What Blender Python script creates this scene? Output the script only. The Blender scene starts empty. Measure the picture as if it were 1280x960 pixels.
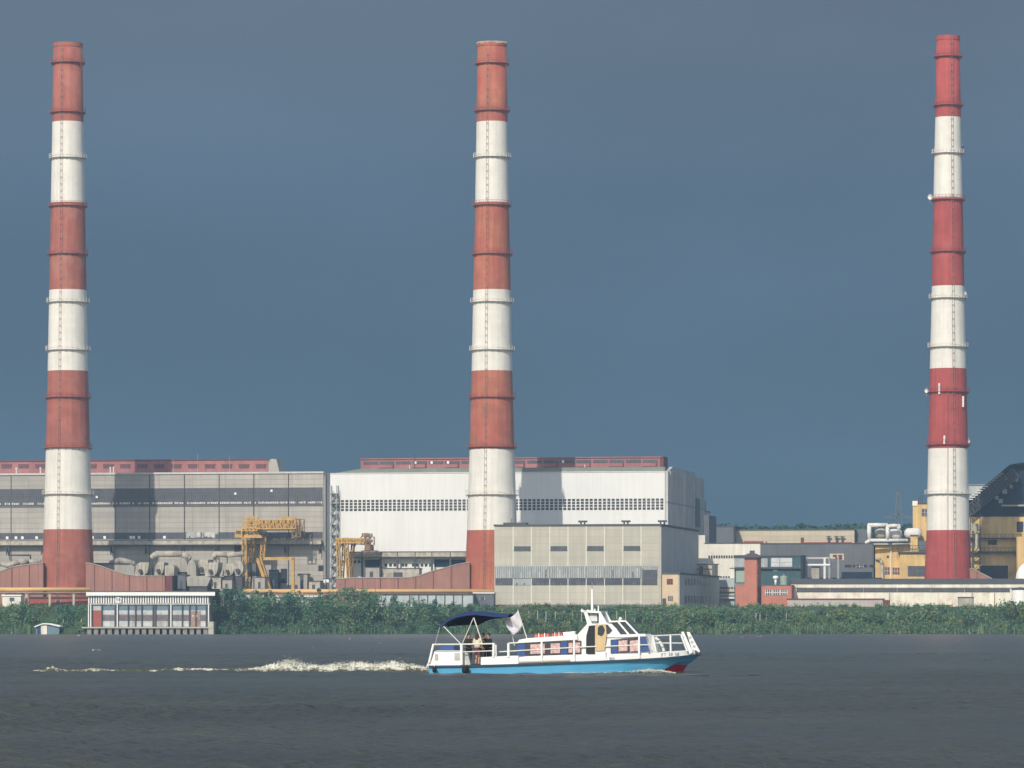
import bpy, math, random
import numpy as np
from mathutils import Vector, Matrix
random.seed(7)
HAZE_D = 0.00013
scene = bpy.context.scene
COL = scene.collection
R = math.radians

# ---------------------------------------------------------------- camera model
FPX, CX, YH, HC = 5454.0, 640.0, 779.0, 2.925     # focal length in photo pixels, horizon row, eye height
GZ = 7.4                                          # level of the works yard above the water
TH = R(10)

class Frame:
    """Local frame of a building: x along its front, y going back, z up; pixels can be read on any plane parallel to the front."""
    def __init__(s, px, d, th=TH, gz=GZ):
        s.ox, s.oy, s.gz, s.th = (px-CX)*d/FPX, d, gz, th
        s.c, s.s = math.cos(th), math.sin(th)
    def x(s, px, off=0.0):
        k = (px-CX)/FPX
        X0, Y0 = s.ox+s.s*off, s.oy+s.c*off
        return (k*Y0-X0)/(s.c+k*s.s)
    def z(s, py, px, off=0.0):
        d = s.oy+s.c*off-s.s*s.x(px, off)
        return HC+(YH-py)*d/FPX-s.gz
    def off(s, x, px):
        k = (px-CX)/FPX
        return (k*(s.oy-s.s*x)-(s.ox+s.c*x))/(s.s-k*s.c)
    def p(s, px, py, off=0.0):
        return (s.x(px, off), off, s.z(py, px, off))

# ---------------------------------------------------------------- materials
def mat(name, col, rough=.75, var=.12, scale=.35, streak=0.0, metal=0.0, spec=.3, detail=5, joints=None, island=0.0, dirt=None, bump=0.0, wave=None):
    m = bpy.data.materials.new(name); m.use_nodes = True
    nt = m.node_tree; n = nt.nodes; l = nt.links
    b = n['Principled BSDF']
    b.inputs['Roughness'].default_value = rough
    b.inputs['Metallic'].default_value = metal
    b.inputs['Specular IOR Level'].default_value = spec
    tc = n.new('ShaderNodeTexCoord')
    no = n.new('ShaderNodeTexNoise'); no.inputs['Scale'].default_value = scale; no.inputs['Detail'].default_value = detail
    l.new(tc.outputs['Object'], no.inputs['Vector'])
    mr = n.new('ShaderNodeMapRange'); mr.inputs[1].default_value = .25; mr.inputs[2].default_value = .75
    mr.inputs[3].default_value = 1-var; mr.inputs[4].default_value = 1+var
    l.new(no.outputs['Fac'], mr.inputs[0])
    fac = mr.outputs[0]
    def mul(a, bsock):
        q = n.new('ShaderNodeMath'); q.operation = 'MULTIPLY'; l.new(a, q.inputs[0]); l.new(bsock, q.inputs[1]); return q.outputs[0]
    if streak:
        mp = n.new('ShaderNodeMapping'); mp.inputs['Scale'].default_value = (.8, .8, .05)
        l.new(tc.outputs['Object'], mp.inputs[0])
        n2 = n.new('ShaderNodeTexNoise'); n2.inputs['Scale'].default_value = 1.2; n2.inputs['Detail'].default_value = 4
        l.new(mp.outputs[0], n2.inputs['Vector'])
        m2 = n.new('ShaderNodeMapRange'); m2.inputs[1].default_value = .35; m2.inputs[2].default_value = .7
        m2.inputs[3].default_value = 1+streak*.3; m2.inputs[4].default_value = 1-streak
        l.new(n2.outputs['Fac'], m2.inputs[0]); fac = mul(fac, m2.outputs[0])
    if joints:      # (width, height, line, line_darkness, per panel variation)
        sx = n.new('ShaderNodeSeparateXYZ'); l.new(tc.outputs['Object'], sx.inputs[0])
        ad = n.new('ShaderNodeMath'); ad.operation = 'ADD'; l.new(sx.outputs['X'], ad.inputs[0]); l.new(sx.outputs['Y'], ad.inputs[1])
        cb = n.new('ShaderNodeCombineXYZ'); l.new(ad.outputs[0], cb.inputs['X']); l.new(sx.outputs['Z'], cb.inputs['Y'])
        br = n.new('ShaderNodeTexBrick'); br.offset = joints[5] if len(joints) > 5 else 0
        br.inputs['Scale'].default_value = 1
        br.inputs['Brick Width'].default_value = joints[0]; br.inputs['Row Height'].default_value = joints[1]
        br.inputs['Mortar Size'].default_value = joints[2]; br.inputs['Mortar Smooth'].default_value = .3
        a = 1+joints[4]; c = 1-joints[4]
        br.inputs['Color1'].default_value = (a, a, a, 1); br.inputs['Color2'].default_value = (c, c, c, 1)
        dk = joints[3]; br.inputs['Mortar'].default_value = (dk, dk, dk, 1)
        l.new(cb.outputs[0], br.inputs['Vector'])
        fac = mul(fac, br.outputs['Color'])
    if wave:
        wv = n.new('ShaderNodeTexWave'); wv.inputs['Scale'].default_value = wave[0]; wv.bands_direction = 'X'
        l.new(tc.outputs['Object'], wv.inputs['Vector'])
        m3 = n.new('ShaderNodeMapRange'); m3.inputs[3].default_value = 1-wave[1]; m3.inputs[4].default_value = 1+wave[1]*.3
        l.new(wv.outputs['Fac'], m3.inputs[0]); fac = mul(fac, m3.outputs[0])
    if island:
        g = n.new('ShaderNodeNewGeometry')
        m4 = n.new('ShaderNodeMapRange'); m4.inputs[3].default_value = 1-island; m4.inputs[4].default_value = 1+island
        l.new(g.outputs['Random Per Island'], m4.inputs[0]); fac = mul(fac, m4.outputs[0])
    vm = n.new('ShaderNodeVectorMath'); vm.operation = 'SCALE'
    vm.inputs[0].default_value = col
    l.new(fac, vm.inputs['Scale'])
    out = vm.outputs[0]
    if dirt:        # (colour, coverage, scale): stains with a shape of their own
        n5 = n.new('ShaderNodeTexNoise'); n5.inputs['Scale'].default_value = dirt[2]; n5.inputs['Detail'].default_value = 7; n5.inputs['Roughness'].default_value = .65
        mp5 = n.new('ShaderNodeMapping'); mp5.inputs['Location'].default_value = (13, 4, 7)
        if len(dirt) > 3: mp5.inputs['Scale'].default_value = dirt[3]
        l.new(tc.outputs['Object'], mp5.inputs[0]); l.new(mp5.outputs[0], n5.inputs['Vector'])
        m5 = n.new('ShaderNodeMapRange'); m5.inputs[1].default_value = 1-dirt[1]-.12; m5.inputs[2].default_value = 1-dirt[1]+.12
        l.new(n5.outputs['Fac'], m5.inputs[0])
        mx = n.new('ShaderNodeMix'); mx.data_type = 'RGBA'
        l.new(m5.outputs[0], mx.inputs['Factor']); l.new(out, mx.inputs['A']); mx.inputs['B'].default_value = (*dirt[0], 1)
        out = mx.outputs['Result']
    l.new(out, b.inputs['Base Color'])
    if bump:
        bp = n.new('ShaderNodeBump'); bp.inputs['Strength'].default_value = bump; bp.inputs['Distance'].default_value = .05
        l.new(no.outputs['Fac'], bp.inputs['Height']); l.new(bp.outputs[0], b.inputs['Normal'])
    return m

M = {}
M['chim_red']    = mat('red_brown_paint', (.35,.108,.074), .8, .16, .25, .2, joints=(2.2,1.25,.03,.86,.05), dirt=((.40,.19,.14),.36,.12))
M['chim_orange'] = mat('orange_red_paint', (.41,.138,.075), .8, .2, .22, .22, joints=(2.2,1.25,.03,.84,.07), dirt=((.36,.07,.055),.42,.1))
M['chim_crim']   = mat('crimson_paint', (.38,.068,.058), .8, .12, .25, .2, joints=(2.2,1.25,.03,.88,.04), dirt=((.42,.12,.1),.3,.12))
M['chim_white']  = mat('chimney_white_paint', (.71,.68,.61), .8, .06, .3, .10, joints=(2.2,1.25,.03,.93,.02), dirt=((.55,.51,.45),.27,.2))
M['soot']        = mat('soot', (.02,.02,.02), .9)
M['red_steel']   = mat('red_steel', (.30,.07,.055), .7, .2, 1)
M['white_steel'] = mat('white_steel', (.66,.64,.6), .6, .1, 1)
M['rust_steel']  = mat('rusty_steel', (.30,.20,.165), .8, .3, 1)
M['dark_steel']  = mat('dark_steel', (.06,.062,.07), .6, .25, .8)
M['grey_steel']  = mat('grey_steel', (.25,.26,.27), .6, .2, .8)
M['concrete']    = mat('concrete_panels', (.395,.37,.325), .85, .12, .12, .12, joints=(9.9,1.55,.09,.70,.07), dirt=((.30,.285,.26),.38,.10,(.2,1,2.2)))
M['concrete_lt'] = mat('pale_concrete_panels', (.45,.425,.35), .85, .08, .12, .09, joints=(4.88,1.9,.07,.86,.045), dirt=((.36,.345,.29),.36,.12,(.6,1,1.6)))
M['concrete_dk'] = mat('ribbed_side_concrete', (.50,.49,.47), .85, .12, .2, .15, joints=(6,30,.35,.7,.1))
M['joint_white'] = mat('white_joint_mortar', (.62,.60,.52), .85, .1, 1)
M['pane_black'] = mat('black_panes', (.018,.022,.03), .3, .3, .5, spec=.5)
M['plinth']      = mat('plinth_concrete', (.2,.19,.18), .9, .2, .5)
M['white_sheet'] = mat('white_profiled_sheet', (.70,.70,.675), .55, .03, .1, .05, wave=(1.1,.035), joints=(6.2,50,.05,.93,.015))
M['white_wall']  = mat('white_render', (.72,.69,.6), .8, .08, .2, .14, dirt=((.48,.42,.34),.32,.25))
M['cream_wall']  = mat('cream_render', (.76,.71,.58), .85, .1, .2, .16, dirt=((.46,.37,.28),.38,.3))
M['glass_dk']    = mat('dirty_dark_glass', (.062,.066,.082), .4, .35, .5, .15, spec=.45, island=.4)
M['glass_lt']    = mat('dusty_pale_glass', (.30,.33,.33), .4, .22, .4, .1, spec=.5, island=.2)
M['glass_open']  = mat('dark_opening', (.018,.022,.03), .6, .3, .5)
M['frame_lt']    = mat('pale_frames', (.42,.42,.40), .7, .2, 2, island=.3)
M['frame_dk']    = mat('grey_frames', (.13,.13,.14), .7, .2, 2)
M['red_sheet']   = mat('faded_red_sheet', (.33,.135,.13), .7, .12, .15, .15, joints=(6,20,.06,.8,.09))
M['roof_felt']   = mat('roof_felt', (.085,.09,.095), .9, .2, .2)
M['roof_green']  = mat('green_grey_roofing', (.19,.215,.19), .8, .18, .2)
M['duct_brown']  = mat('brown_duct_plate', (.315,.155,.12), .75, .1, .25, .14, joints=(5.4,30,.10,.62,.06))
M['duct_grey']   = mat('grey_duct_plate', (.34,.32,.28), .6, .15, .3, .15, dirt=((.2,.15,.12),.3,.4))
M['duct_cream']  = mat('cream_lagging', (.44,.41,.34), .7, .16, .5, .14, dirt=((.22,.18,.14),.40,.6))
M['crane']       = mat('crane_yellow', (.50,.30,.085), .6, .16, .8, .1, dirt=((.24,.13,.06),.32,.9))
M['pipe_orange'] = mat('orange_gas_pipe', (.60,.37,.15), .55, .08, .5, dirt=((.5,.3,.13),.25,.5))
M['yellow_wall'] = mat('yellow_render', (.64,.44,.185), .85, .1, .18, .18, dirt=((.34,.22,.12),.37,.25))
M['brick']       = mat('red_brick', (.42,.165,.115), .85, .1, .3, .08, joints=(.7,.3,.03,1.15,.1,.5))
M['dark_sheet']  = mat('dark_grey_sheet', (.115,.125,.14), .65, .12, .2, .1, joints=(7,40,.08,.75,.06))
M['dark_blue']   = mat('dark_blue_sheet', (.016,.03,.056), .75, .25, .3, .1, spec=.1, dirt=((.04,.05,.06),.3,.3))
M['teal']        = mat('teal_sheet', (.035,.085,.10), .6, .2, .3, .1)
M['pale_green']  = mat('pale_green_sheet', (.30,.36,.31), .6, .1, .4, .08)
M['peach']       = mat('peach_render', (.60,.46,.30), .85, .08, .3, .1)
M['grey_render'] = mat('grey_render', (.50,.50,.48), .85, .1, .2, .1)
M['tan_wall']    = mat('tan_panels', (.50,.43,.32), .85, .1, .1, .08, joints=(30,1.6,.1,.8,.05))
M['wood_grey']   = mat('weathered_boards', (.42,.40,.38), .8, .2, .8, .2, joints=(.5,9,.03,.7,.12))
M['door_red']    = mat('rusty_red_door', (.32,.085,.06), .75, .15, .7)
M['white_paint'] = mat('white_paint', (.78,.78,.74), .5, .05, 1)
M['blue_door']   = mat('navy_paint', (.022,.04,.13), .5, .1, 1)
M['blue_grey']   = mat('blue_grey_paint', (.13,.2,.24), .6, .12, 1)
M['pile']        = mat('wet_concrete_piles', (.22,.21,.19), .9, .25, .8)

# ---------------------------------------------------------------- mesh builder
class MB:
    def __init__(s): s.v = []; s.f = []; s.m = []
    def add(s, vs, fs, mi=0):
        o = len(s.v); s.v += [tuple(v) for v in vs]
        for f in fs: s.f.append([i+o for i in f]); s.m.append(mi)
        return s
    def box(s, x0, x1, y0, y1, z0, z1, mi=0):
        if x0 > x1: x0, x1 = x1, x0
        if y0 > y1: y0, y1 = y1, y0
        if z0 > z1: z0, z1 = z1, z0
        return s.add([(x0,y0,z0),(x1,y0,z0),(x1,y1,z0),(x0,y1,z0),(x0,y0,z1),(x1,y0,z1),(x1,y1,z1),(x0,y1,z1)],
              [(0,3,2,1),(4,5,6,7),(0,1,5,4),(1,2,6,5),(2,3,7,6),(3,0,4,7)], mi)
    def prism(s, pts, a, b, axis='y', mi=0):
        def P(u, w, t): return (u,t,w) if axis == 'y' else ((t,u,w) if axis == 'x' else (u,w,t))
        n = len(pts)
        ar = sum(pts[i][0]*pts[(i+1)%n][1]-pts[(i+1)%n][0]*pts[i][1] for i in range(n))
        if (ar < 0): pts = pts[::-1]
        if a > b: a, b = b, a
        vs = [P(u,w,a) for u,w in pts]+[P(u,w,b) for u,w in pts]
        fs = [list(range(n)), list(range(2*n-1,n-1,-1))]
        for i in range(n):
            j = (i+1) % n; fs.append([i, i+n, j+n, j])
        if axis != 'y': fs = [f[::-1] for f in fs]
        return s.add(vs, fs, mi)
    def tube(s, p0, p1, r0, r1=None, n=8, mi=0, caps=True):
        p0, p1 = Vector(p0), Vector(p1); r1 = r0 if r1 is None else r1
        d = (p1-p0)
        if d.length < 1e-6: return s
        d.normalize()
        a = d.orthogonal().normalized(); b = d.cross(a)
        vs = []
        for p, r in ((p0,r0),(p1,r1)):
            for k in range(n):
                t = 2*math.pi*k/n; vs.append(p+a*(r*math.cos(t))+b*(r*math.sin(t)))
        fs = [(k,(k+1)%n,(k+1)%n+n,k+n) for k in range(n)]
        if caps: fs += [tuple(range(n-1,-1,-1)), tuple(range(n,2*n))]
        return s.add(vs, fs, mi)
    def path(s, pts, r, n=8, mi=0):
        for a, b in zip(pts, pts[1:]): s.tube(a, b, r, r, n, mi)
        return s
    def bar(s, p0, p1, w, h=None, mi=0):
        p0, p1 = Vector(p0), Vector(p1); h = w if h is None else h
        d = (p1-p0).normalized()
        up = Vector((0,0,1)) if abs(d.z) < .95 else Vector((0,1,0))
        a = d.cross(up).normalized()*(w/2); b = a.normalized().cross(d)*(h/2)
        vs = [p+q for p in (p0,p1) for q in (-a-b, a-b, a+b, -a+b)]
        return s.add(vs, [(0,1,2,3),(7,6,5,4),(0,4,5,1),(1,5,6,2),(2,6,7,3),(3,7,4,0)], mi)
    def lathe(s, prof, n=32, c=(0,0,0), mi=None, closed=False):
        o = len(s.v)
        for r, z in prof:
            for k in range(n):
                t = 2*math.pi*k/n; s.v.append((c[0]+r*math.cos(t), c[1]+r*math.sin(t), c[2]+z))
        L = len(prof)
        for i in range(L if closed else L-1):
            j = (i+1) % L
            for k in range(n):
                k2 = (k+1) % n
                s.f.append([o+i*n+k, o+i*n+k2, o+j*n+k2, o+j*n+k]); s.m.append(mi[i] if isinstance(mi, (list,tuple)) else (mi or 0))
        return s
    def truss(s, p0, p1, w, h, n, t, mi=0):
        """lattice girder between two points: four chords and zigzag webs"""
        p0, p1 = Vector(p0), Vector(p1); d = (p1-p0).normalized()
        up = Vector((0,0,1)) if abs(d.z) < .8 else Vector((1,0,0))
        a = d.cross(up).normalized(); b = a.cross(d).normalized()
        cs = [a*(w/2)*i+b*(h/2)*j for i, j in ((-1,-1),(1,-1),(1,1),(-1,1))]
        for c in cs: s.bar(p0+c, p1+c, t, t, mi)
        for k in range(n):
            q0 = p0.lerp(p1, k/n); q1 = p0.lerp(p1, (k+1)/n)
            for i in range(4):
                c0, c1 = cs[i], cs[(i+1)%4]
                if k % 2: c0, c1 = c1, c0
                s.bar(q0+c0, q1+c1, t*.7, t*.7, mi)
                s.bar(q1+c0, q1+c1, t*.7, t*.7, mi)
        return s
    def build(s, name, mats, parent=None, smooth=False, loc=None):
        me = bpy.data.meshes.new(name); me.from_pydata(s.v, [], s.f)
        if not isinstance(mats, (list,tuple)): mats = [mats]
        for m in mats: me.materials.append(M[m] if isinstance(m, str) else m)
        if len(mats) > 1: me.polygons.foreach_set('material_index', s.m)
        if smooth: me.polygons.foreach_set('use_smooth', [True]*len(me.polygons))
        me.update()
        o = bpy.data.objects.new(name, me); COL.objects.link(o)
        if parent: o.parent = parent
        if loc: o.location = loc
        return o

def tag(o, label=None, cat=None, group=None, kind=None):
    if label: o['label'] = label
    if cat: o['category'] = cat
    if group: o['group'] = group
    if kind: o['kind'] = kind
    return o
def thing(name, label, cat, F=None, loc=(0,0,0), rz=0, group=None):
    o = bpy.data.objects.new(name, None); COL.objects.link(o); o.empty_display_size = 1
    if F: o.location = (F.ox, F.oy, F.gz); o.rotation_euler = (0,0,-F.th)
    else: o.location = loc; o.rotation_euler = (0,0,rz)
    return tag(o, label, cat, group)
def dup(o, parent=None):
    c = o.copy(); COL.objects.link(c)
    c.parent = parent
    for ch in list(o.children): dup(ch, c)
    return c
def childcopy(o, parent, loc):
    c = o.copy(); COL.objects.link(c); c.parent = parent; c.location = loc
    for ch in list(o.children):
        k = ch.copy(); COL.objects.link(k); k.parent = c
    return c
def at(px, py, d): return Vector(((px-CX)*d/FPX, d, HC+(YH-py)*d/FPX))
# ---------------------------------------------------------------- camera, sun, sky, air
cam = bpy.data.cameras.new('camera'); co = bpy.data.objects.new('camera', cam); COL.objects.link(co)
co.location = (0,0,HC); co.rotation_euler = (R(90),0,0)
cam.sensor_width = 36; cam.sensor_fit = 'HORIZONTAL'
cam.lens = FPX/1280*36; cam.shift_y = (YH-480)/1280
cam.clip_start = 1; cam.clip_end = 20000
scene.camera = co
SUN_EL, SUN_AZ = R(35), R(21.8)        # light travels away from the camera and to its right
sun = bpy.data.lights.new('sun', 'SUN'); so = bpy.data.objects.new('sun', sun); COL.objects.link(so)
sun.energy = 3.95; sun.angle = R(.55); sun.color = (1, .925, .80)
dvec = Vector((math.sin(SUN_AZ)*math.cos(SUN_EL), math.cos(SUN_AZ)*math.cos(SUN_EL), -math.sin(SUN_EL)))
so.rotation_euler = dvec.to_track_quat('-Z','Y').to_euler(); so.location = (-60,-100,200)

w = bpy.data.worlds.new('World'); scene.world = w; w.use_nodes = True
nt = w.node_tree; n = nt.nodes; l = nt.links
bg = n['Background']; bg.inputs['Strength'].default_value = .14
sky = n.new('ShaderNodeTexSky'); sky.sky_type = 'NISHITA'; sky.sun_disc = False
sky.sun_elevation = SUN_EL
sd = -dvec
sky.sun_rotation = math.atan2(sd.x, sd.y)
tc = n.new('ShaderNodeTexCoord'); sx = n.new('ShaderNodeSeparateXYZ'); l.new(tc.outputs['Generated'], sx.inputs[0])
# storm bank over the far shore: slate blue cloud whose tone changes softly with height
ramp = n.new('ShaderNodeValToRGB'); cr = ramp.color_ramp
stops = [(0.0, (.080,.152,.216)), (.034,(.075,.143,.209)), (.060,(.066,.124,.191)), (.100,(.073,.127,.194)), (.135,(.104,.147,.208)), (.30,(.16,.205,.28)), (1.0,(.46,.55,.68))]  # upper stops, unseen above the frame, are brightened to add blue fill
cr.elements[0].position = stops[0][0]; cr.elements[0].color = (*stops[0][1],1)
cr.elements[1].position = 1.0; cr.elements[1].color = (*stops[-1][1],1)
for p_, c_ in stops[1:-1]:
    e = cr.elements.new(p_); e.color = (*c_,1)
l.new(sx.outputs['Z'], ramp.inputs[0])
mp = n.new('ShaderNodeMapping'); mp.inputs['Scale'].default_value = (7,7,16); l.new(tc.outputs['Generated'], mp.inputs[0])
cn = n.new('ShaderNodeTexNoise'); cn.inputs['Scale'].default_value = 1.0; cn.inputs['Detail'].default_value = 4; cn.inputs['Roughness'].default_value = .45
l.new(mp.outputs[0], cn.inputs['Vector'])
cm = n.new('ShaderNodeMapRange'); cm.inputs[1].default_value = .3; cm.inputs[2].default_value = .7; cm.inputs[3].default_value = .88; cm.inputs[4].default_value = 1.13
l.new(cn.outputs['Fac'], cm.inputs[0])
sc_ = n.new('ShaderNodeVectorMath'); sc_.operation = 'SCALE'; l.new(ramp.outputs[0], sc_.inputs[0]); l.new(cm.outputs[0], sc_.inputs['Scale'])
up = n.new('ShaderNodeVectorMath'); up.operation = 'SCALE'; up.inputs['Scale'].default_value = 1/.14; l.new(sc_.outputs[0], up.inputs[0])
fr = n.new('ShaderNodeMapRange'); fr.interpolation_type = 'SMOOTHSTEP'
fr.inputs[1].default_value = -.35; fr.inputs[2].default_value = .45; l.new(sx.outputs['Y'], fr.inputs[0])
mx = n.new('ShaderNodeMix'); mx.data_type = 'RGBA'
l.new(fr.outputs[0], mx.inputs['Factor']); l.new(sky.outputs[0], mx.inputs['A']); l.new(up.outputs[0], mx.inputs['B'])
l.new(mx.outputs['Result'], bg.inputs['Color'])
vs = scene.view_settings; vs.view_transform = 'Standard'; vs.look = 'None'; vs.exposure = 0; vs.gamma = 1
scene.display_settings.display_device = 'sRGB'
scene.cycles.max_bounces = 6; scene.cycles.volume_bounces = 0; scene.cycles.use_denoising = True

hz = MB().box(-600, 600, -25, 1700, -3.7, 190).build('haze', [])
hz.data.materials.clear()
hm = bpy.data.materials.new('haze_air'); hm.use_nodes = True
hn = hm.node_tree.nodes; hn.remove(hn['Principled BSDF'])
pv = hn.new('ShaderNodeVolumePrincipled'); pv.inputs['Color'].default_value = (.52,.76,1,1); pv.inputs['Density'].default_value = HAZE_D
hm.node_tree.links.new(pv.outputs[0], hn['Material Output'].inputs['Volume'])
hz.data.materials.append(hm); tag(hz, kind='stuff')

# ---------------------------------------------------------------- ground: river bed, bank, yard, land to the horizon
M['earth'] = mat('yard_earth', (.11,.10,.08), .95, .25, .05, dirt=((.06,.09,.04),.45,.03))
M['bank_grass'] = mat('bank_grass', (.04,.075,.035), .95, .35, .25, dirt=((.11,.10,.07),.25,.12))
prof = [(-20,-2.6),(1130,-2.2),(1146,-.5),(1149.5,.5),(1153,1.7),(1158,4.0),(1164,6.9),(1167,7.35),(1300,7.4),(1690,7.4)]
xs = [-590,-400]+list(range(-260,261,6))+[400,590]
g = MB(); rr = random.Random(3)
for y, z in prof:
    for x in xs:
        j = rr.uniform(-1,1) if 1140 < y < 1166 else 0
        g.v.append((x, y+j*1.2, z+j*.25))
nx = len(xs)
for i in range(len(prof)-1):
    for k in range(nx-1):
        g.f.append([i*nx+k, i*nx+k+1, (i+1)*nx+k+1, (i+1)*nx+k]); g.m.append(0 if 1130 < prof[i][0] < 1160 else 1)
tag(g.build('ground', ['bank_grass','earth'], smooth=True), kind='structure')

# ---------------------------------------------------------------- water: a wind-chopped river surface
rng = np.random.default_rng(11)
NW = 130
lam = np.exp(rng.uniform(np.log(.38), np.log(5.0), NW))
ang = R(-62)+rng.normal(0, .55, NW)                # wind blows roughly from the far left
kx, ky = 2*np.pi/lam*np.cos(ang), 2*np.pi/lam*np.sin(ang)
amp = .0088*lam**.26*rng.uniform(.5,1.4,NW)
ph = rng.uniform(0, 6.28, NW)
def height(X, Y, res):
    h = np.zeros_like(X)
    for i in range(NW):
        fade = np.clip((lam[i]/res-2.2)/2.0, 0, 1)
        if fade > 0:
            t = kx[i]*X+ky[i]*Y+ph[i]
            h += amp[i]*fade*(np.sin(t)+.25*np.cos(2*t))
    return h
V, F_ = [], []; off = 0
for (y0,y1,hx,rx,ry) in ((80,150,23,.13,.13),(150,240,36,.21,.2),(240,420,60,.4,.36),(420,1152,168,1.25,1.05)):
    ncx = int(2*hx/rx)+1; ncy = int((y1-y0)/ry)+1
    X, Y = np.meshgrid(np.linspace(-hx,hx,ncx), np.linspace(y0,y1,ncy))
    Z = height(X, Y, max(rx,ry))
    Z *= .72+.5*np.sin(X*.05+1.3*np.sin(Y*.021))*np.sin(Y*.037+X*.011)
    if y0 == 240: Z *= 1.12
    if y1 > 1000: Z *= np.clip((1152-Y)/40, .7, 1)*1.75
    Z *= np.clip((hx-np.abs(X))/4, 0, 1)
    V.append(np.stack([X.ravel(), Y.ravel(), Z.ravel()], 1))
    idx = np.arange(ncx*ncy).reshape(ncy, ncx)+off
    F_.append(np.stack([idx[:-1,:-1].ravel(), idx[:-1,1:].ravel(), idx[1:,1:].ravel(), idx[1:,:-1].ravel()], 1))
    off += ncx*ncy
for (y0,y1,hx) in ((80,150,23),(150,240,36),(240,420,60),(420,1152,168)):     # level water either side of the modelled chop
    for s in (-1,1):
        V.append(np.array([(s*hx,y0,0),(s*590,y0,0),(s*590,y1,0),(s*hx,y1,0)],float)); q = [off,off+1,off+2,off+3]
        F_.append(np.array([q if s > 0 else q[::-1]])); off += 4
V.append(np.array([(-590,-20,0),(590,-20,0),(590,80,0),(-590,80,0)],float)); F_.append(np.array([[off,off+1,off+2,off+3]])); off += 4
# deeper apron under the modelled chop
ap = np.array([(-590,-20,-.3),(590,-20,-.3),(590,1152,-.3),(-590,1152,-.3)], float)
V.append(ap); F_.append(np.array([[off,off+1,off+2,off+3]]))
V = np.concatenate(V); F_ = np.concatenate(F_)
me = bpy.data.meshes.new('water'); me.vertices.add(len(V)); me.vertices.foreach_set('co', V.ravel().astype(np.float32))
me.loops.add(F_.size); me.loops.foreach_set('vertex_index', F_.ravel().astype(np.int32))
me.polygons.add(len(F_)); me.polygons.foreach_set('loop_start', np.arange(0, F_.size, 4, dtype=np.int32))
me.polygons.foreach_set('use_smooth', np.ones(len(F_), bool)); me.update(calc_edges=True); me.validate()
wo = bpy.data.objects.new('water', me); COL.objects.link(wo); tag(wo, kind='structure')
wm = bpy.data.materials.new('river_water'); wm.use_nodes = True; nt = wm.node_tree; n = nt.nodes; l = nt.links
b = n['Principled BSDF']; b.inputs['Roughness'].default_value = .30; b.inputs['IOR'].default_value = 1.333
tc = n.new('ShaderNodeTexCoord')
no = n.new('ShaderNodeTexNoise'); no.inputs['Scale'].default_value = .06; no.inputs['Detail'].default_value = 6
l.new(tc.outputs['Object'], no.inputs['Vector'])
cr = n.new('ShaderNodeValToRGB'); cr.color_ramp.elements[0].position = .3; cr.color_ramp.elements[0].color = (.044,.054,.050,1)
cr.color_ramp.elements[1].position = .7; cr.color_ramp.elements[1].color = (.068,.076,.068,1)
l.new(no.outputs['Fac'], cr.inputs[0]); l.new(cr.outputs[0], b.inputs['Base Color'])
m1 = n.new('ShaderNodeMapping'); m1.inputs['Rotation'].default_value = (0,0,R(25)); m1.inputs['Scale'].default_value = (.55,1.3,1)
l.new(tc.outputs['Object'], m1.inputs[0])
n1 = n.new('ShaderNodeTexNoise'); n1.inputs['Scale'].default_value = 1.7; n1.inputs['Detail'].default_value = 7; n1.inputs['Roughness'].default_value = .68
l.new(m1.outputs[0], n1.inputs['Vector'])
bp = n.new('ShaderNodeBump'); bp.inputs['Strength'].default_value = 1.0; bp.inputs['Distance'].default_value = .24
l.new(n1.outputs['Fac'], bp.inputs['Height']); l.new(bp.outputs[0], b.inputs['Normal'])
me.materials.append(wm)

# ---------------------------------------------------------------- vegetation
def leafmat(name, col, isl=.20):
    return mat(name, col, .8, .34, .22, island=isl, spec=.2, detail=3)
M['leaf_blue']  = leafmat('blue_green_leaves', (.062,.150,.088))
M['leaf_mid']   = leafmat('mid_green_leaves', (.094,.178,.082))
M['leaf_olive'] = leafmat('olive_leaves', (.15,.19,.068))
M['leaf_dark']  = leafmat('dark_leaves', (.030,.082,.056))
M['leaf_silver']= leafmat('silvery_leaves', (.16,.235,.13))
M['bark']       = mat('bark', (.09,.07,.05), .95, .3, 2)
def leaves(mb, c, rx, ry, rz, num, size, rd, mi=0, flat=0):
    for _ in range(num):
        while True:
            u = [rd.uniform(-1,1) for _ in range(3)]
            q = u[0]**2+u[1]**2+u[2]**2
            if .12 < q < 1: break
        p = Vector((c[0]+u[0]*rx, c[1]+u[1]*ry, c[2]+u[2]*rz))
        s_ = size*rd.uniform(.6,1.4)
        a = Vector((rd.gauss(0,1), rd.gauss(0,1), rd.gauss(0,1)*.6)).normalized()
        b_ = a.cross(Vector((rd.gauss(0,1), rd.gauss(0,1), rd.gauss(0,1)))).normalized()
        a = a*s_; b_ = b_*s_*.6
        mb.add([p-a, p-b_*.9, p+a, p+b_], [(0,1,2,3)], mi)
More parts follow.
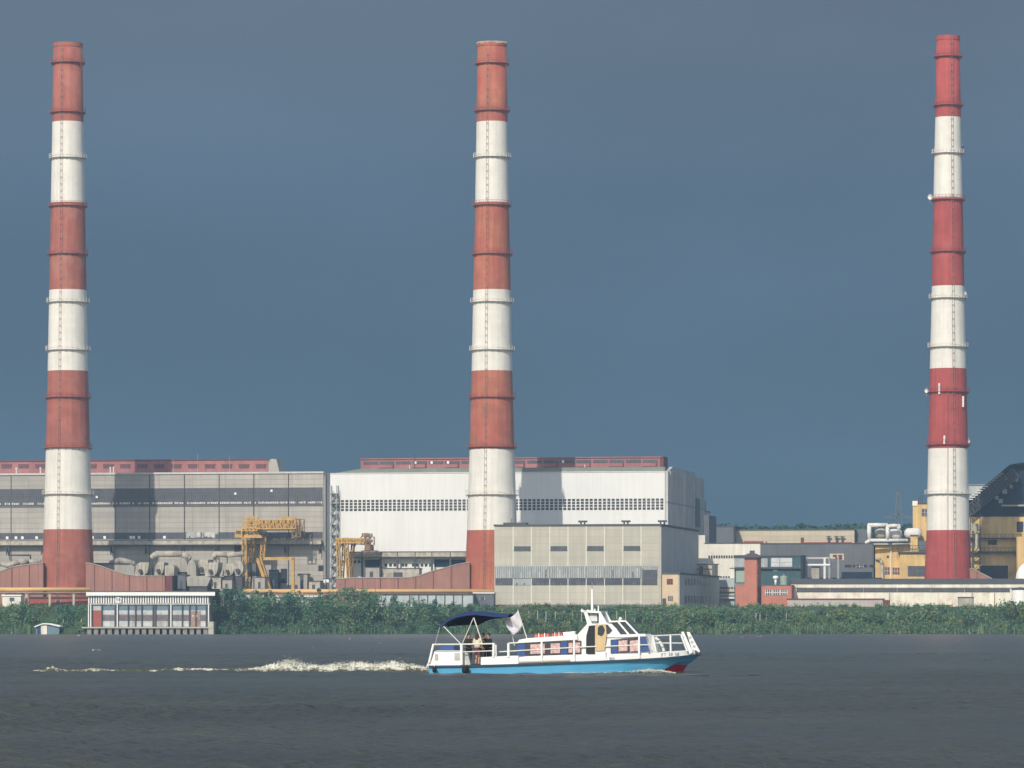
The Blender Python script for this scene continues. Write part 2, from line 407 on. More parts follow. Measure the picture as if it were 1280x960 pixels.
def tree(name, label, cat, px, base_py, top_py, d, wpx, mats, seed, group=None, dens=1.0, lean=0):
    """trunk with limbs and a crown of leaf clumps filling the space between base and top"""
    rd = random.Random(seed)
    b0 = at(px, base_py, d); t0 = at(px, top_py, d); H = t0.z-b0.z; W = wpx*d/FPX
    root = thing(name, label, cat, loc=b0, group=group)
    tr = MB(); tr.tube((0,0,-.3),(lean*.4,0,H*.45), .04*H*.5+.06, .03*H*.5, 7)
    cr_ = MB(); nc = max(7, int(W*H*.55*dens))
    for k in range(nc):
        z = H*rd.uniform(.12,.93); f = math.sin(min(1,(z/H)*1.05)*math.pi*.86)**.6 if z/H > .45 else .92
        a = rd.uniform(0,6.28); r_ = W*.5*f*rd.random()**.5*.8
        c = (r_*math.cos(a)+lean*z/H, r_*math.sin(a)*.8, z)
        s_ = rd.uniform(.55,1.15)*min(1.5, W*.22)
        leaves(cr_, c, s_, s_, s_*.95, int(32*dens), .28, rd, rd.randrange(len(mats)))
        if k % 2 == 0: tr.tube((lean*.3,0,H*.12+.25*z*rd.random()), c, .05, .02, 5)
    top = max(2,int(nc*.12))
    for k in range(top):
        leaves(cr_, (lean+rd.uniform(-.18,.18)*W, rd.uniform(-.2,.2)*W, H*rd.uniform(.86,.97)), .5,.5,.6, 26, .2, rd, 0)
    tr.build('trunk', 'bark', root); cr_.build('crown', mats, root)
    return root
# thicket covering the bank: nobody could count its stems
rd = random.Random(21)
th = MB()
def thick_top(px):      # outline of the thicket in the photo
    pts = [(-90,754),(-30,752),(20,758),(60,768),(108,760),(112,789),(255,786),(260,746),(300,745),(345,741),(400,742),(440,738),(480,743),(520,751),(560,758),(612,762),(640,767),(700,769),(780,769),(850,765),(900,758),(950,762),(1000,767),(1060,767),(1120,766),(1200,767),(1240,762),(1310,754),(1370,758)]
    for (a,b_),(c,d_) in zip(pts,pts[1:]):
        if a <= px <= c: return b_+(d_-b_)*(px-a)/(c-a)
    return 758
for k in range(3200):
    px = rd.uniform(-80,1365); t = rd.random() if k > 500 else -.07+.14*rd.random()
    y = 1149.0+18*t
    if 112 < px < 262 and y < 1161: continue
    if 38 < px < 80 and y < 1153: continue
    gz = np.interp(y, [p[0] for p in prof], [p[1] for p in prof])
    ztop = HC+(YH-thick_top(px))*y/FPX
    cl = .5+.5*math.sin(px*.071+1.3*math.sin(px*.023))*math.sin(px*.19+y*.4)
    if rd.random() < .35*(1-cl): continue
    zt0 = ztop
    if 625 < px < 845 and y < 1157: ztop = HC+(YH-773)*y/FPX
    if 845 <= px < 1180 and y < 1157: ztop = HC+(YH-769)*y/FPX
    if px > 845 or 262 < px < 600: ztop += (cl-.55)*3.2
    ztop -= (1-cl)*2.6*rd.random()
    h = rd.uniform(.8,2.6)*(.6+.7*cl)
    if t > .55: h = max(.8, (ztop-gz)*rd.uniform(.45,1.0))
    if gz+h > ztop: h = max(.6, ztop-gz-rd.uniform(0,.5))
    x = (px-CX)*y/FPX
    if px < 112: mi = rd.choice((0,1,1,2))
    elif 625 < px < 720: mi = rd.choice((1,2,2,3))
    elif px < 625: mi = rd.choice((0,0,1,1,0,3))
    else: mi = rd.choice((0,1,1,4,2))
    ww = rd.uniform(.5,1.3)
    leaves(th, (x,y,gz+h*.5), ww, ww, h*.55, int(20+h*8), .24, rd, mi)
    if cl > .75 and rd.random() < .4: mi = 4
    for q in range(3):     # thin upright shoots
        xx = x+rd.uniform(-ww,ww); yy = y+rd.uniform(-.5,.5)
        leaves(th, (xx,yy,gz+h*rd.uniform(.8,1.15)), .14,.14,.7, 8, .15, rd, mi)
for k in range(150):        # taller saplings breaking the skyline of the thicket
    px = rd.uniform(-20,1300)
    if 108 < px < 268 or 38 < px < 80 or (600 < px < 845 and rd.random() < .75): continue
    y = rd.uniform(1151,1163); x = (px-CX)*y/FPX; gz = float(np.interp(y,[p[0] for p in prof],[p[1] for p in prof]))
    zt = HC+(YH-thick_top(px))*y/FPX+rd.uniform(-1.2,1.7); h = max(1.6, zt-gz); ww = rd.uniform(.7,1.7)
    mi = rd.choice((0,1,1,2,4) if px > 600 else (0,0,1,3,4))
    for q in range(int(6+h*1.6)):
        t = rd.uniform(.25,1); s_ = rd.uniform(.35,.75); r_ = ww*math.sin(min(1,(1-t)*1.6+.12)*math.pi/2)
        leaves(th,(x+rd.uniform(-r_,r_),y+rd.uniform(-r_,r_)*.7,gz+h*t-s_*.4),s_,s_,s_*.9,16,.25,rd,mi)
for k in range(5700):       # reeds standing along the waterline
    px = rd.uniform(-80,1365)
    if 108 < px < 268 or 40 < px < 78: continue
    q = .5+.5*math.sin(px*.045)*math.sin(px*.013+1)
    if rd.random() > .25+.75*q: continue
    y = rd.uniform(1147.2,1150.5); x = (px-CX)*y/FPX; h = rd.uniform(.8,2.4)*(.5+.7*q); gz = float(np.interp(y,[p[0] for p in prof],[p[1] for p in prof]))
    w_ = rd.uniform(.05,.12); ln = rd.gauss(0,.18); a = rd.uniform(0,3.14); c,s = math.cos(a)*w_,math.sin(a)*w_
    th.add([(x-c,y-s,gz-.2),(x+c,y+s,gz-.2),(x+ln+c*.2,y+s*.2,gz+h),(x+ln-c*.2,y-s*.2,gz+h)],[(0,1,2,3)],rd.choice((1,2,4,4,0)))
tag(th.build('bank_thicket', ['leaf_blue','leaf_mid','leaf_olive','leaf_dark','leaf_silver']), 'dense green thicket of willow shoots covering the river bank', 'thicket', kind='stuff')
TR = [  # px, base, top, d, width px, mats, label
 (291,790,735,1151,70,('leaf_dark','leaf_blue'),'tall dark willow beside the right end of the boathouse','tree'),
 (352,789,741,1153,40,('leaf_blue','leaf_dark'),'narrow bluish willow below the foot of the larger yellow crane','tree'),
 (398,788,748,1152,48,('leaf_blue','leaf_mid'),'round bush left of the fullest crown on the bank','bush'),
 (444,789,734,1151,66,('leaf_mid','leaf_silver','leaf_blue'),'fullest grey green willow crown on the bank below the small yellow crane','tree'),
 (438,792,772,1150,26,('leaf_silver',),'pale silvery shrub at the waterline under the fullest willow','bush'),
 (497,790,752,1152,46,('leaf_mid','leaf_silver'),'light green willow left of the boat canopy','tree'),
 (540,790,757,1153,40,('leaf_blue','leaf_mid'),'low blue green bush behind the stern of the boat','bush'),
 (25,782,752,1156,50,('leaf_mid','leaf_blue'),'leafy bush under the orange pipe at the far left','bush'),
 (84,778,757,1158,36,('leaf_dark','leaf_blue'),'dark bush between the blue shed and the boathouse','bush'),
 (888,788,761,1156,60,('leaf_mid','leaf_blue'),'broad bush in front of the small peach annex','bush'),
 (962,786,757,1158,58,('leaf_mid',),'green bush at the foot of the red brick tower','bush'),
 (1165,788,757,1156,44,('leaf_silver','leaf_mid'),'pale bush in front of the crimson chimney base','bush'),
 (1212,789,762,1153,52,('leaf_silver','leaf_blue'),'wide silvery bush right of the crimson chimney base','bush'),
 (1262,786,750,1157,54,('leaf_mid','leaf_dark'),'dark bush under the round white tank at the right edge','bush'),
 (1055,788,764,1156,50,('leaf_mid','leaf_olive'),'low bush in front of the flat grey shed','bush'),
] + [
 (655,786,768,1154,34,('leaf_olive','leaf_mid'),'yellowish bush behind the drooping flag on the boat','bush'),
 (705,786,766,1155,38,('leaf_mid','leaf_olive'),'olive bush behind the cabin roof of the boat','bush'),
 (806,787,764,1155,44,('leaf_mid','leaf_blue'),'rounded bush right of the wheelhouse windscreen','bush'),
 (848,788,762,1155,36,('leaf_silver','leaf_mid'),'light green bush above the bow of the boat','bush'),
 (925,788,764,1154,44,('leaf_blue','leaf_mid'),'bush left of the foot of the brick tower','bush'),
 (1005,789,765,1154,46,('leaf_olive','leaf_mid'),'yellow green bush below the left end of the flat grey shed','bush'),
 (1092,788,763,1155,40,('leaf_blue','leaf_mid'),'bluish bush below the right end of the flat grey shed','bush'),
 (1128,789,760,1155,42,('leaf_mid','leaf_silver'),'taller bush left of the crimson chimney base','bush'),
 (586,789,759,1155,36,('leaf_blue','leaf_mid'),'bush under the left edge of the pale grey block','bush'),
 (618,789,764,1154,34,('leaf_mid','leaf_olive'),'small bush above the tip of the boat canopy','bush'),
 (325,790,748,1152,38,('leaf_mid','leaf_blue'),'shrubby willow just right of the tall dark willow','tree'),
]
for i, (px,bp_,tp,d,wp,ms,lab,cat) in enumerate(TR):
    tree('willow_tree' if cat == 'tree' else 'bush', lab, cat, px, bp_, tp, d, wp, list(ms), 50+i)
# wooded skyline far behind the works on the right
rd = random.Random(5); wd = MB()
for k in range(260):
    px = rd.uniform(872,1150); y = rd.uniform(1520,1560)
    zt = HC+(YH-rd.choice((658,659,659.5,660,657)))*y/FPX+rd.uniform(-1.5,.8)
    x = (px-CX)*y/FPX
    leaves(wd, (x,y,zt-3), 3.2,3.2,3.4, 60, .75, rd, 0)
    wd.tube((x,y,GZ),(x,y,zt-3), .25,.1,5,1)
tag(wd.build('distant_wood', ['leaf_dark','bark']), 'dark strip of distant wood on the skyline behind the works', 'wood', kind='stuff')
# ================================================================= CHIMNEYS
def chimney(label, D, prof, bands, rings, ladder_deg, red, base_py, cxb, cxt, extra=None):
    """prof: (py, left px, right px); bands: py limits with colour slots; rings: py of the gallery rings"""
    cx0 = (prof[-1][1]+prof[-1][2])/2
    X = sum((a+b)/2 for _,a,b in prof)/len(prof)
    sc = D/FPX
    z = lambda py: HC+(YH-py)*sc-GZ
    root = thing('chimney', label, 'chimney', loc=((X-CX)*sc, D, GZ))
    ys = [p[0] for p in prof][::-1]; ws = [(p[2]-p[1])/2*sc for p in prof][::-1]
    def rad(zz):
        zs = [z(y) for y in ys]
        return float(np.interp(zz, zs, ws)) if zz > zs[0] else ws[0]+(zs[0]-zz)*.03
    # shaft as one lathe; rows split at the paint limits
    lim = [z(b) for b in bands]; zz = [-.5]
    allz = sorted(set([-.5]+lim+[z(y) for y in ys]))
    allz = [a for a in allz if -.5 <= a <= lim[0]]
    pr = [(rad(a), a) for a in allz]
    mi = []
    for a, b in zip(allz, allz[1:]):
        m_ = (a+b)/2; k = sum(1 for q in lim if q > m_)-1
        mi.append(0 if k % 2 == 0 else 1)
    top = lim[0]; rt = rad(top)
    pr += [(rt-.45, top), (rt-.6, top-6)]; mi += [0, 2]
    pr += [(.01, top-6)]; mi += [2]
    mb = MB(); mb.lathe(pr, 56, mi=mi)
    sh = mb.build('shaft', [red,'chim_white','soot'], root, smooth=True)
    # coping of soot stained bricks at the mouth
    cp = MB(); cp.lathe([(rt+.04,top-1.1),(rt+.16,top-1.0),(rt+.16,top+.15),(rt-.3,top+.15)], 48); cp.build('coping', red, root, smooth=False)
    # gallery rings with railings
    for py in rings:
        zr = z(py); r0 = rad(zr)
        k = sum(1 for q in lim if q > zr)-1
        dark = k % 2 == 0
        pl = MB(); pl.lathe([(r0-.05,zr-.1),(r0+.75,zr-.1),(r0+.75,zr+.02),(r0-.05,zr+.02)], 40, closed=True)
        for q in range(20):
            t = 2*math.pi*q/20; c, s = math.cos(t), math.sin(t)
            pl.bar((r0*c,r0*s,zr-.8),((r0+.7)*c,(r0+.7)*s,zr-.12), .08)
        p_ = pl.build('gallery', 'red_steel' if dark else 'rust_white', root)
        ra = MB(); rr_ = r0+.72
        for q in range(28):
            t = 2*math.pi*q/28; t2 = 2*math.pi*(q+1)/28
            a = (rr_*math.cos(t), rr_*math.sin(t)); b = (rr_*math.cos(t2), rr_*math.sin(t2))
            ra.bar((*a,zr),(*a,zr+1.15), .07)
            ra.bar((*a,zr+1.15),(*b,zr+1.15), .07); ra.bar((*a,zr+.6),(*b,zr+.6), .05)
        ra.build('railing', 'red_steel' if dark else 'white_steel', p_)
    # ladder with safety hoops up the front
    for deg in ladder_deg:
        t = R(-90+deg); c, s = math.cos(t), math.sin(t)
        la = MB()
        zs = list(np.arange(1.5, top, 1.9))
        for a, b in zip(zs, zs[1:]):
            ra_, rb_ = rad(a)+.35, rad(b)+.35
            for w_ in (-.3,.3):
                la.bar((ra_*c-w_*s, ra_*s+w_*c, a), (rb_*c-w_*s, rb_*s+w_*c, b), .065)
            la.bar((ra_*c-.32*s, ra_*s+.32*c, a), (ra_*c+.32*s, ra_*s-.32*c, a), .07)
            la.bar((ra_*c-.32*s, ra_*s+.32*c, a), ((ra_+.5)*c, (ra_+.5)*s, a), .04)
            la.bar((ra_*c+.32*s, ra_*s-.32*c, a), ((ra_+.5)*c, (ra_+.5)*s, a), .04)
            la.bar(((ra_-.4)*c, (ra_-.4)*s, a), (ra_*c, ra_*s, a), .08)
        la.build('ladder', 'rust_steel', root)
    if extra: extra(root, z, rad, sc)
    return root
M['rust_white'] = mat('rusty_white_steel', (.50,.46,.40), .7, .2, 1)
chimney('tall red and white chimney nearest the left edge, standing before the long grey hall', 1233,
    [(55,67,103),(153,66,105),(254,64,106.5),(363,61.5,108),(464,60,110.5),(561,57.5,112.5),(662,54.5,115),(735,51,117.5),(760,50,118.5)],
    [55,153,254,363,464,561,662], [79,141,198,258,318,378,438,497,560,618], (-17,), 'chim_red', 735, 84, 85)
M['duct_brown_lt'] = mat('bleached_brick', (.50,.33,.26), .85, .3, 2)
def flaking(root, z, rad, sc):
    mb = MB(); rd = random.Random(4); top = z(54); r = rad(top)
    for k in range(26):
        t = R(-175+170*k/25); h = rd.uniform(.2,.9)
        mb.box(r*math.cos(t)-.3, r*math.cos(t)+.3, r*math.sin(t)-.2, r*math.sin(t)+.15, top-h*.6, top+.16)
    mb.build('bleached_rim', 'duct_brown_lt', root)
chimney('orange red and white chimney in the middle, partly behind the pale grey block', 1216,
    [(54,597,633),(153,595,634),(254,594,636),(363,591,638),(464,589,640),(562,587,643),(663,584,646.5),(738,581,650),(760,580,651)],
    [54,153,254,363,464,562,663], [80,139,197,257,318,378,438,497,559,618.5], (-16,), 'chim_orange', 738, 615, 615, flaking)
def masts(root, z, rad, sc):
    def X(px): return (px-1185.2)*sc
    for px, py, r_ in ((1162.5,248,.75),(1203,187,.6),(1158,490,.6),(1210.5,553,.5),(1166,372,.4),(1206,368,.45)):
        zz = z(py); r0 = rad(zz); x = X(px); sg = 1 if x > 0 else -1
        mb = MB(); mb.bar((sg*(r0-.1),-.4,zz-.3),(x,-.6,zz-.3), .14); mb.bar((x,-.6,zz-1.2),(x,-.6,zz+1.4), .14)
        a = mb.build('antenna_bracket', 'grey_steel', root)
        d_ = MB(); n_ = 14
        d_.lathe([(.02,-.3),(r_*.6,-.22),(r_,0),(r_*.95,.05),(r_*.5,-.12),(.02,-.18)], n_)
        o = d_.build('dish', 'white_steel' if px != 1203 else 'dark_steel', a)
        o.location = (x,-.9,zz+.3); o.rotation_euler = (R(95), 0, R(18*sg))
    for px, py, h in ((1178,551,2.4),(1202,503,3.0),(1172,487,3)):
        zz = z(py); r0 = rad(zz)+.3; x = X(px); y = -math.sqrt(max(.1, r0*r0-x*x))
        MB().box(x-.25,x+.25,y-.35,y+.05,zz-h/2,zz+h/2).build('antenna_panel', 'white_steel', root)
    t = R(-97)     # cable trunking beside the ladder on the lower half
    for z0_, z1_, m_ in ((1,z(663),'rust_dark2'),(z(663),z(561),'trunk_grey'),(z(561),z(485),'rust_dark2')):
        p = [((rad(q)+.2)*math.cos(t), (rad(q)+.2)*math.sin(t), q) for q in (z0_,z1_)]
        MB().bar(p[0], p[1], .28, .2).build('cable_trunk', m_, root)
M['rust_dark2'] = mat('crimson_trunking', (.30,.055,.055), .8, .2, 1); M['trunk_grey'] = mat('grey_trunking', (.52,.48,.44), .8, .2, 1)
M['rust_dark'] = mat('dark_rust_red', (.15,.05,.05), .8, .2, 1)
chimney('slimmer crimson and white chimney near the right edge, carrying dish antennas', 1205,
    [(46,1171,1199.5),(147,1169,1201),(248,1166.5,1203),(358,1164.5,1205),(461,1162,1207.5),(561,1160,1209.5),(663,1158.5,1212),(724,1156,1215),(760,1155,1216)],
    [46,147,248,358,461,561,663], [71,132,192,250,315,373,434,490,556,617.5], (11,), 'chim_crim', 724, 1185, 1185, masts)

# ================================================================= MAIN HALLS (one facade plane)
F = Frame(831, 1245)
def fx(px, o=0): return F.x(px, o)
def fz(py, px, o=0): return F.z(py, px, o)
# ---- long grey hall on the left
gh = thing('boiler_hall', 'long grey concrete hall at the left with a red roof lantern and dark glazing bands', 'hall', F)
xl, xr = fx(-60), fx(404.5)
zt = fz(592.3, 300)
MB().box(xl, xr, 0, 62, 0, zt).build('wall', 'concrete', gh)
bays = [404.0-43.35*k for k in range(11)]
zb = lambda py: fz(py, 300)
# parapet and corner pilaster
MB().box(xl, xr+.1, -.35, 62.3, zt, zt+.55).build('parapet', 'grey_render', gh)
# upper dark glazing band, one piece per bay
for k in range(10):
    a, b = fx(bays[k+1])+.22, fx(bays[k])-.22
    mb = MB(); rd = random.Random(100+k)
    z0, z1 = zb(631.2), zb(609.8)
    mb.box(a, b, -.10, .1, z0, z1, 0)
    n_ = 18
    for i in range(n_+1):
        x = a+(b-a)*i/n_; mb.box(x-.05, x+.05, -.17, -.1, z0, z1, 1)
    for q in (.33,.62,.8): mb.box(a, b, -.16, -.1, z0+(z1-z0)*q-.05, z0+(z1-z0)*q+.05, 1)
    zq = z0+.45
    for i in range(n_):
        x = a+(b-a)*(i+.5)/n_
        if rd.random() < .9: mb.box(x-.19, x+.19, -.22, -.1, zq-.1, zq+.45+rd.uniform(-.08,.08), 4 if rd.random() < .6 else 2)
    for _ in range({1:1,2:1,6:1}.get(k,0)):
        x = rd.uniform(a+.5,b-.8); zz = rd.uniform(z0+1,z1-.8); mb.box(x,x+.6,-.2,-.1,zz,zz+.6,3)
    mb.box(a-.2, b+.2, -.25, .05, z0-.3, z0, 1)
    wb = mb.build('window_band', ['glass_dk','frame_dk','frame_lt','white_paint','joint_white'], gh)
# lower narrow glazing band: one bay is patched over with pale sheet
for k in range(10):
    a, b = fx(bays[k+1])+.2, fx(bays[k])-.2
    z0, z1 = zb(673.4), zb(665.2); rd = random.Random(200+k)
    mb = MB(); mb.box(a, b, -.09, .1, z0, z1, 0)
    patched = (k == 3)
    for i in range(13):
        x = a+(b-a)*i/12; mb.box(x-.05, x+.05, -.15, -.09, z0, z1, 1)
    if patched:
        for i in range(26):
            x = rd.uniform(a,b-.9); zz = rd.uniform(z0,z1-.5); mb.box(x, x+rd.uniform(.4,1.3), -.19-.001*i, -.1, zz, min(z1,zz+rd.uniform(.5,1.7)), 2)
    for _ in range(0 if k == 3 else (1 if k < 5 else 3)):
        x = rd.uniform(a+.5,b-1); mb.box(x, x+.75, -.24, -.09, z0+.1, z0+.9, 3)
    mb.build('window_band', ['glass_dk','frame_dk','frame_lt','white_paint'], gh)
# downpipes / expansion joints between bays
for k in range(1,10):
    x = fx(bays[k])
    MB().tube((x,-.24,0.2),(x,-.24,zt), .10, n=6).build('downpipe', 'dark_steel' if k % 3 else 'frame_dk', gh)
# cream pipe gallery on brackets
mb = MB(); z0, z1 = zb(680.5), zb(675.3)
mb.box(xl, xr-.3, -2.1, -.0, z0, z1, 0); mb.box(xl, xr-.3, -2.25, -.0, z0-.28, z0, 1); mb.box(xl,xr-.3,-2.2,0,z1,z1+.12,1)
for k in range(11):
    x = fx(bays[k])-.8
    mb.bar((x,-2.0,z0-.3),(x,-.1,z0-2.4), .28, mi=1); mb.bar((x,-1.9,z0-.3),(x,-1.9,z0-2.9), .3, mi=1)
mb.build('pipe_gallery', ['duct_cream','dark_steel'], gh)
# ground floor openings
for (a,b,t,bt) in ((293,301,681.5,690),(336,349,712,729),(351,359,711,729),(398,404,707,714)):
    MB().box(fx(a), fx(b), -.12, .1, zb(bt), zb(t)).build('window', 'glass_open', gh)
# roof lantern
lo = 11.5
la_x0, la_x1 = fx(-60,lo), fx(335,lo)
lz0, lz1 = zt+.2, fz(575.3,250,lo)
lan = MB().box(la_x0, la_x1, lo, lo+9, lz0, lz1).build('roof_lantern', 'red_sheet', gh)
MB().prism([(la_x1,lz0),(la_x1,lz1),(la_x1+1.2,lz1+.3),(fx(347,lo)-.4,lz1+.15),(fx(349.5,lo),lz0)], lo+.3, lo+8.6).build('end_hood', 'duct_grey', lan)
MB().box(la_x0, la_x1+.25, lo-.3, lo+9.3, lz1, lz1+.28).build('lantern_roof', 'rust_dark', lan)
for k in range(16):
    px = 2+21.2*k
    if px > 330: break
    a, b = fx(px,lo), fx(px+12.5,lo)
    zz = fz(585.4,px,lo); z2 = fz(581.2,px,lo)
    mb = MB(); mb.box(a,b,lo-.12,lo+.1,zz,z2,0); mb.box(a-.15,b+.15,lo-.2,lo,z2,z2+.2,1); mb.box(a,b,lo-.18,lo,(zz+z2)/2-.08,(zz+z2)/2+.08,1)
    mb.build('window', ['glass_dk','rust_dark'], lan)
for px in (20.5,50.5,138,142):
    x = fx(px,3); MB().tube((x,3,zt),(x,3,zt+1.9),.16,n=8).lathe([(.3,zt+1.9),(.3,zt+2.2),(.02,zt+2.4)],8,c=(x,3,0)).build('roof_vent', 'white_steel', gh)

for px, t in ((217,572),(247,566.5),(287,569.5)):
    x = fx(px,6); MB().tube((x,6,zt+.1),(x,6,fz(t,px,6)),.11,.06,6).tube((x,6,zt+.1),(x,6,zt+.9),.22,n=6).build('lightning_rod','grey_steel',gh)
# ---- white hall
wh = thing('turbine_hall', 'big white clad hall with two rows of tiny square windows behind the middle chimney', 'hall', F)
xl, xr = fx(412.8), fx(831)
zt = fz(592.3, 420)
MB().box(xl, xr, 0, 58, 0, zt).build('wall', 'white_sheet', wh)
# recess between the halls
MB().box(fx(404.8), xl-.02, 1.6, 40, 0, zt+.4).build('link_wall', 'dark_sheet', wh)
MB().box(fx(404.8)-.01, fx(406), .6, 1.58, 0, zt+.3).build('link_pilaster', 'grey_render', wh)
# ribbed end wall rising to the curve of the roof
xe = xr+.02; eo = [F.off(xr, p) for p in (835,865,873)]
zs = fz(585.2,845,20)
mb = MB(); mb.prism([(.0,0),(eo[2]+6,0),(eo[2]+6,zs-1.2),(eo[1],zs-1.2),(eo[1],zs),(eo[0]+3,zs),(2,zt+.3),(0,zt+.3)], xe, xe+.9, 'x')
mb.build('end_wall', 'concrete_dk', wh)
for k in range(6):
    o_ = 3+k*10.2; MB().box(xe+.9, xe+1.25, o_, o_+1.2, 0, zs-1.5).build('rib', 'concrete_dk', wh)
MB().box(xe+.9, xe+1.1, eo[1]+1, eo[1]+10, fz(658,868,55), fz(622,868,55)).build('window', 'glass_dk', wh)
# curved roof
mb = MB(); pr = [(xl,zt)]
for k in range(9):
    a = k/8*math.pi/2; pr.append((xl+9*math.sin(a)*1.0, zt+1.45*math.sin(a)))
pr += [(xr,zt+1.45),(xr,zt)]
mb.prism(pr, .3, 57.5); mb.build('roof', 'roof_green', wh)
MB().box(xl,xr,-.18,.28,zt,zt+.22).build('eaves_trim','white_steel',wh)
# window columns (four panes in each)
proto = None; zw0, zw1 = zt-fz(592.3,420)+fz(637.8,640), fz(624.0,640)
pitch = (fx(825.5)-fx(415.5))/75
for k in range(76):
    x = fx(415.5)+pitch*k
    if proto is None:
        mb = MB(); w_ = pitch*.69; h_ = (zw1-zw0)
        mb.box(-.02, w_+.02, -.05, .05, zw0, zw1, 1)
        for q in range(2):
            a = zw0+h_*(.0 if q == 0 else .53); b = a+h_*.47
            mb.box(.0, w_, -.09, .0, a, b, 0)
            mb.box(-.02, w_+.02, -.14, -.09, (a+b)/2-.07, (a+b)/2+.07, 1)
        mb.box(w_/2-.03, w_/2+.03, -.13, -.09, zw0, zw1, 2)
        proto = mb.build('window', ['pane_black','white_paint','frame_dk'], wh); proto.location = (x,0,0)
    else:
        c = proto.copy(); COL.objects.link(c); c.parent = wh; c.location = (x,0,0)
# escape stair lattice at the left corner
st = MB(); xa, xb = fx(414.5), fx(423)
for xx in (xa,xb):
    for yy in (-.3,-2.2): st.bar((xx,yy,0),(xx,yy,fz(607,418)), .22)
zz = 0; k = 0
while zz < fz(609,418)-3:
    for yy in (-.3,-2.2):
        st.bar((xa,yy,zz),(xb,yy,zz+3), .13); st.bar((xa,yy,zz+3),(xb,yy,zz+3), .15); st.bar((xb,yy,zz),(xa,yy,zz+3), .1)
    st.box(xa,xb,-2.2,-.3,zz+2.95,zz+3.05); zz += 3; k += 1
st.build('escape_stair', 'grey_steel', wh)
# lean-to bays and pipe bridge along the foot of the white hall
z0, z1 = fz(696,500), fz(690.3,500)
mb = MB(); mb.box(fx(437), fx(590), -2.6, -.05, z0, z1, 0); mb.box(fx(437), fx(590), -2.75, -.05, z1, z1+.2, 1); mb.box(fx(437),fx(590),-2.7,-.05,z0-.2,z0,1)
for px in (437,455,478,499,521,542,565,588):
    x = fx(px); mb.box(x-.25,x+.25,-2.7,-2.2,0,z0-.2,1)
    mb.box(x-.12,x+.12,-2.68,-2.6,z0,z1,1)
mb.build('pipe_bridge', ['duct_cream','dark_steel'], wh)
for (a,b,m_) in ((456.5,476,'dark_blue'),(543,583,'dark_blue')):
    MB().box(fx(a),fx(b),-.3,.0,fz(708.5,480),fz(699.5,480)).build('shutter', m_, wh)
for px in (417,423,428.5,438,442,447,451,481,486.5,492,502,506,515,519,526,531,536.5):
    yb = 704 if px < 455 else 708
    x = fx(px); MB().box(x,x+.75,-.12,.0,fz(yb,px),fz(yb-3.4,px)).build('window','glass_open',wh)
# red lantern on the white hall
lo = 11.5; lx0, lx1 = fx(451,lo), fx(825,lo)
lz0, lz1 = fz(586,600,lo), fz(573.4,600,lo)
lan = MB().box(lx0,lx1,lo,lo+9,lz0,lz1).build('roof_lantern','red_sheet',wh)
MB().box(lx0-.2,lx1+.4,lo-.35,lo+9.3,lz1,lz1+.3).build('lantern_roof','red_sheet',lan)
MB().box(lx1+.02,lx1+1.0,lo+.1,lo+9,lz0-.4,lz1+.35).build('end_hood','rust_dark',lan)
zc0, zc1 = fz(579.6,600,lo), fz(576.0,600,lo)
for k in range(18):
    a, b = lx0+.8+k*(lx1-lx0-1)/18, lx0+.8+(k+1)*(lx1-lx0-1)/18-.5
    mb = MB(); mb.box(a,b,lo-.1,lo+.1,zc0,zc1,0)
    for i in range(1,6): x=a+(b-a)*i/6; mb.box(x-.05,x+.05,lo-.16,lo-.1,zc0,zc1,1)
    if k % 2:
        z_ = zc0-1.0; mb.box(a,b-.3,lo-.35,lo,z_-.25,z_,2); mb.box(b-.5,b-.2,lo-.35,lo,z_,zc0-.05,2)
    if k in (3,4,5,7,12): mb.box(a+.6,a+1.25,lo-.2,lo-.1,zc0+.05,zc1-.05,3)
    mb.build('window',['glass_dk','frame_dk','rust_dark','white_paint'],lan)
for px, h in ((518.5,4.5),(731,1.2),(512,1.4),(247,3.5),(227,3)):
    if px < 400: continue
    x = fx(px,5); MB().tube((x,5,zt),(x,5,zt+1.2+h),.12,n=6).build('lightning_rod' if h > 3 else 'roof_vent','dark_steel' if h > 3 else 'white_steel',wh)
# lower blocks stepping down beyond the end wall
mb = MB(); o1 = eo[2]+8
FB = Frame(886, 1330)
ob = thing('stepped_block', 'dark grey stepped block behind the end wall of the white hall', 'building', FB)
MB().box(FB.x(862), FB.x(878), 0, 18, 0, FB.z(639,870)).build('upper_wall', 'concrete_dk', ob)
MB().box(FB.x(878)+.01, FB.x(886), .4, 18, 0, FB.z(644,880)).build('wall', 'dark_sheet', ob)
MB().box(FB.x(862)-.2, FB.x(878)+.2, -.2, 18.3, FB.z(639,870), FB.z(638,870)).build('roof', 'roof_felt', ob)
for px in (874,880):
    x = FB.x(px); MB().tube((x,2,FB.z(640,px)),(x,2,FB.z(626,px)),.35,.3,8).build('vent_stack','dark_steel',ob)

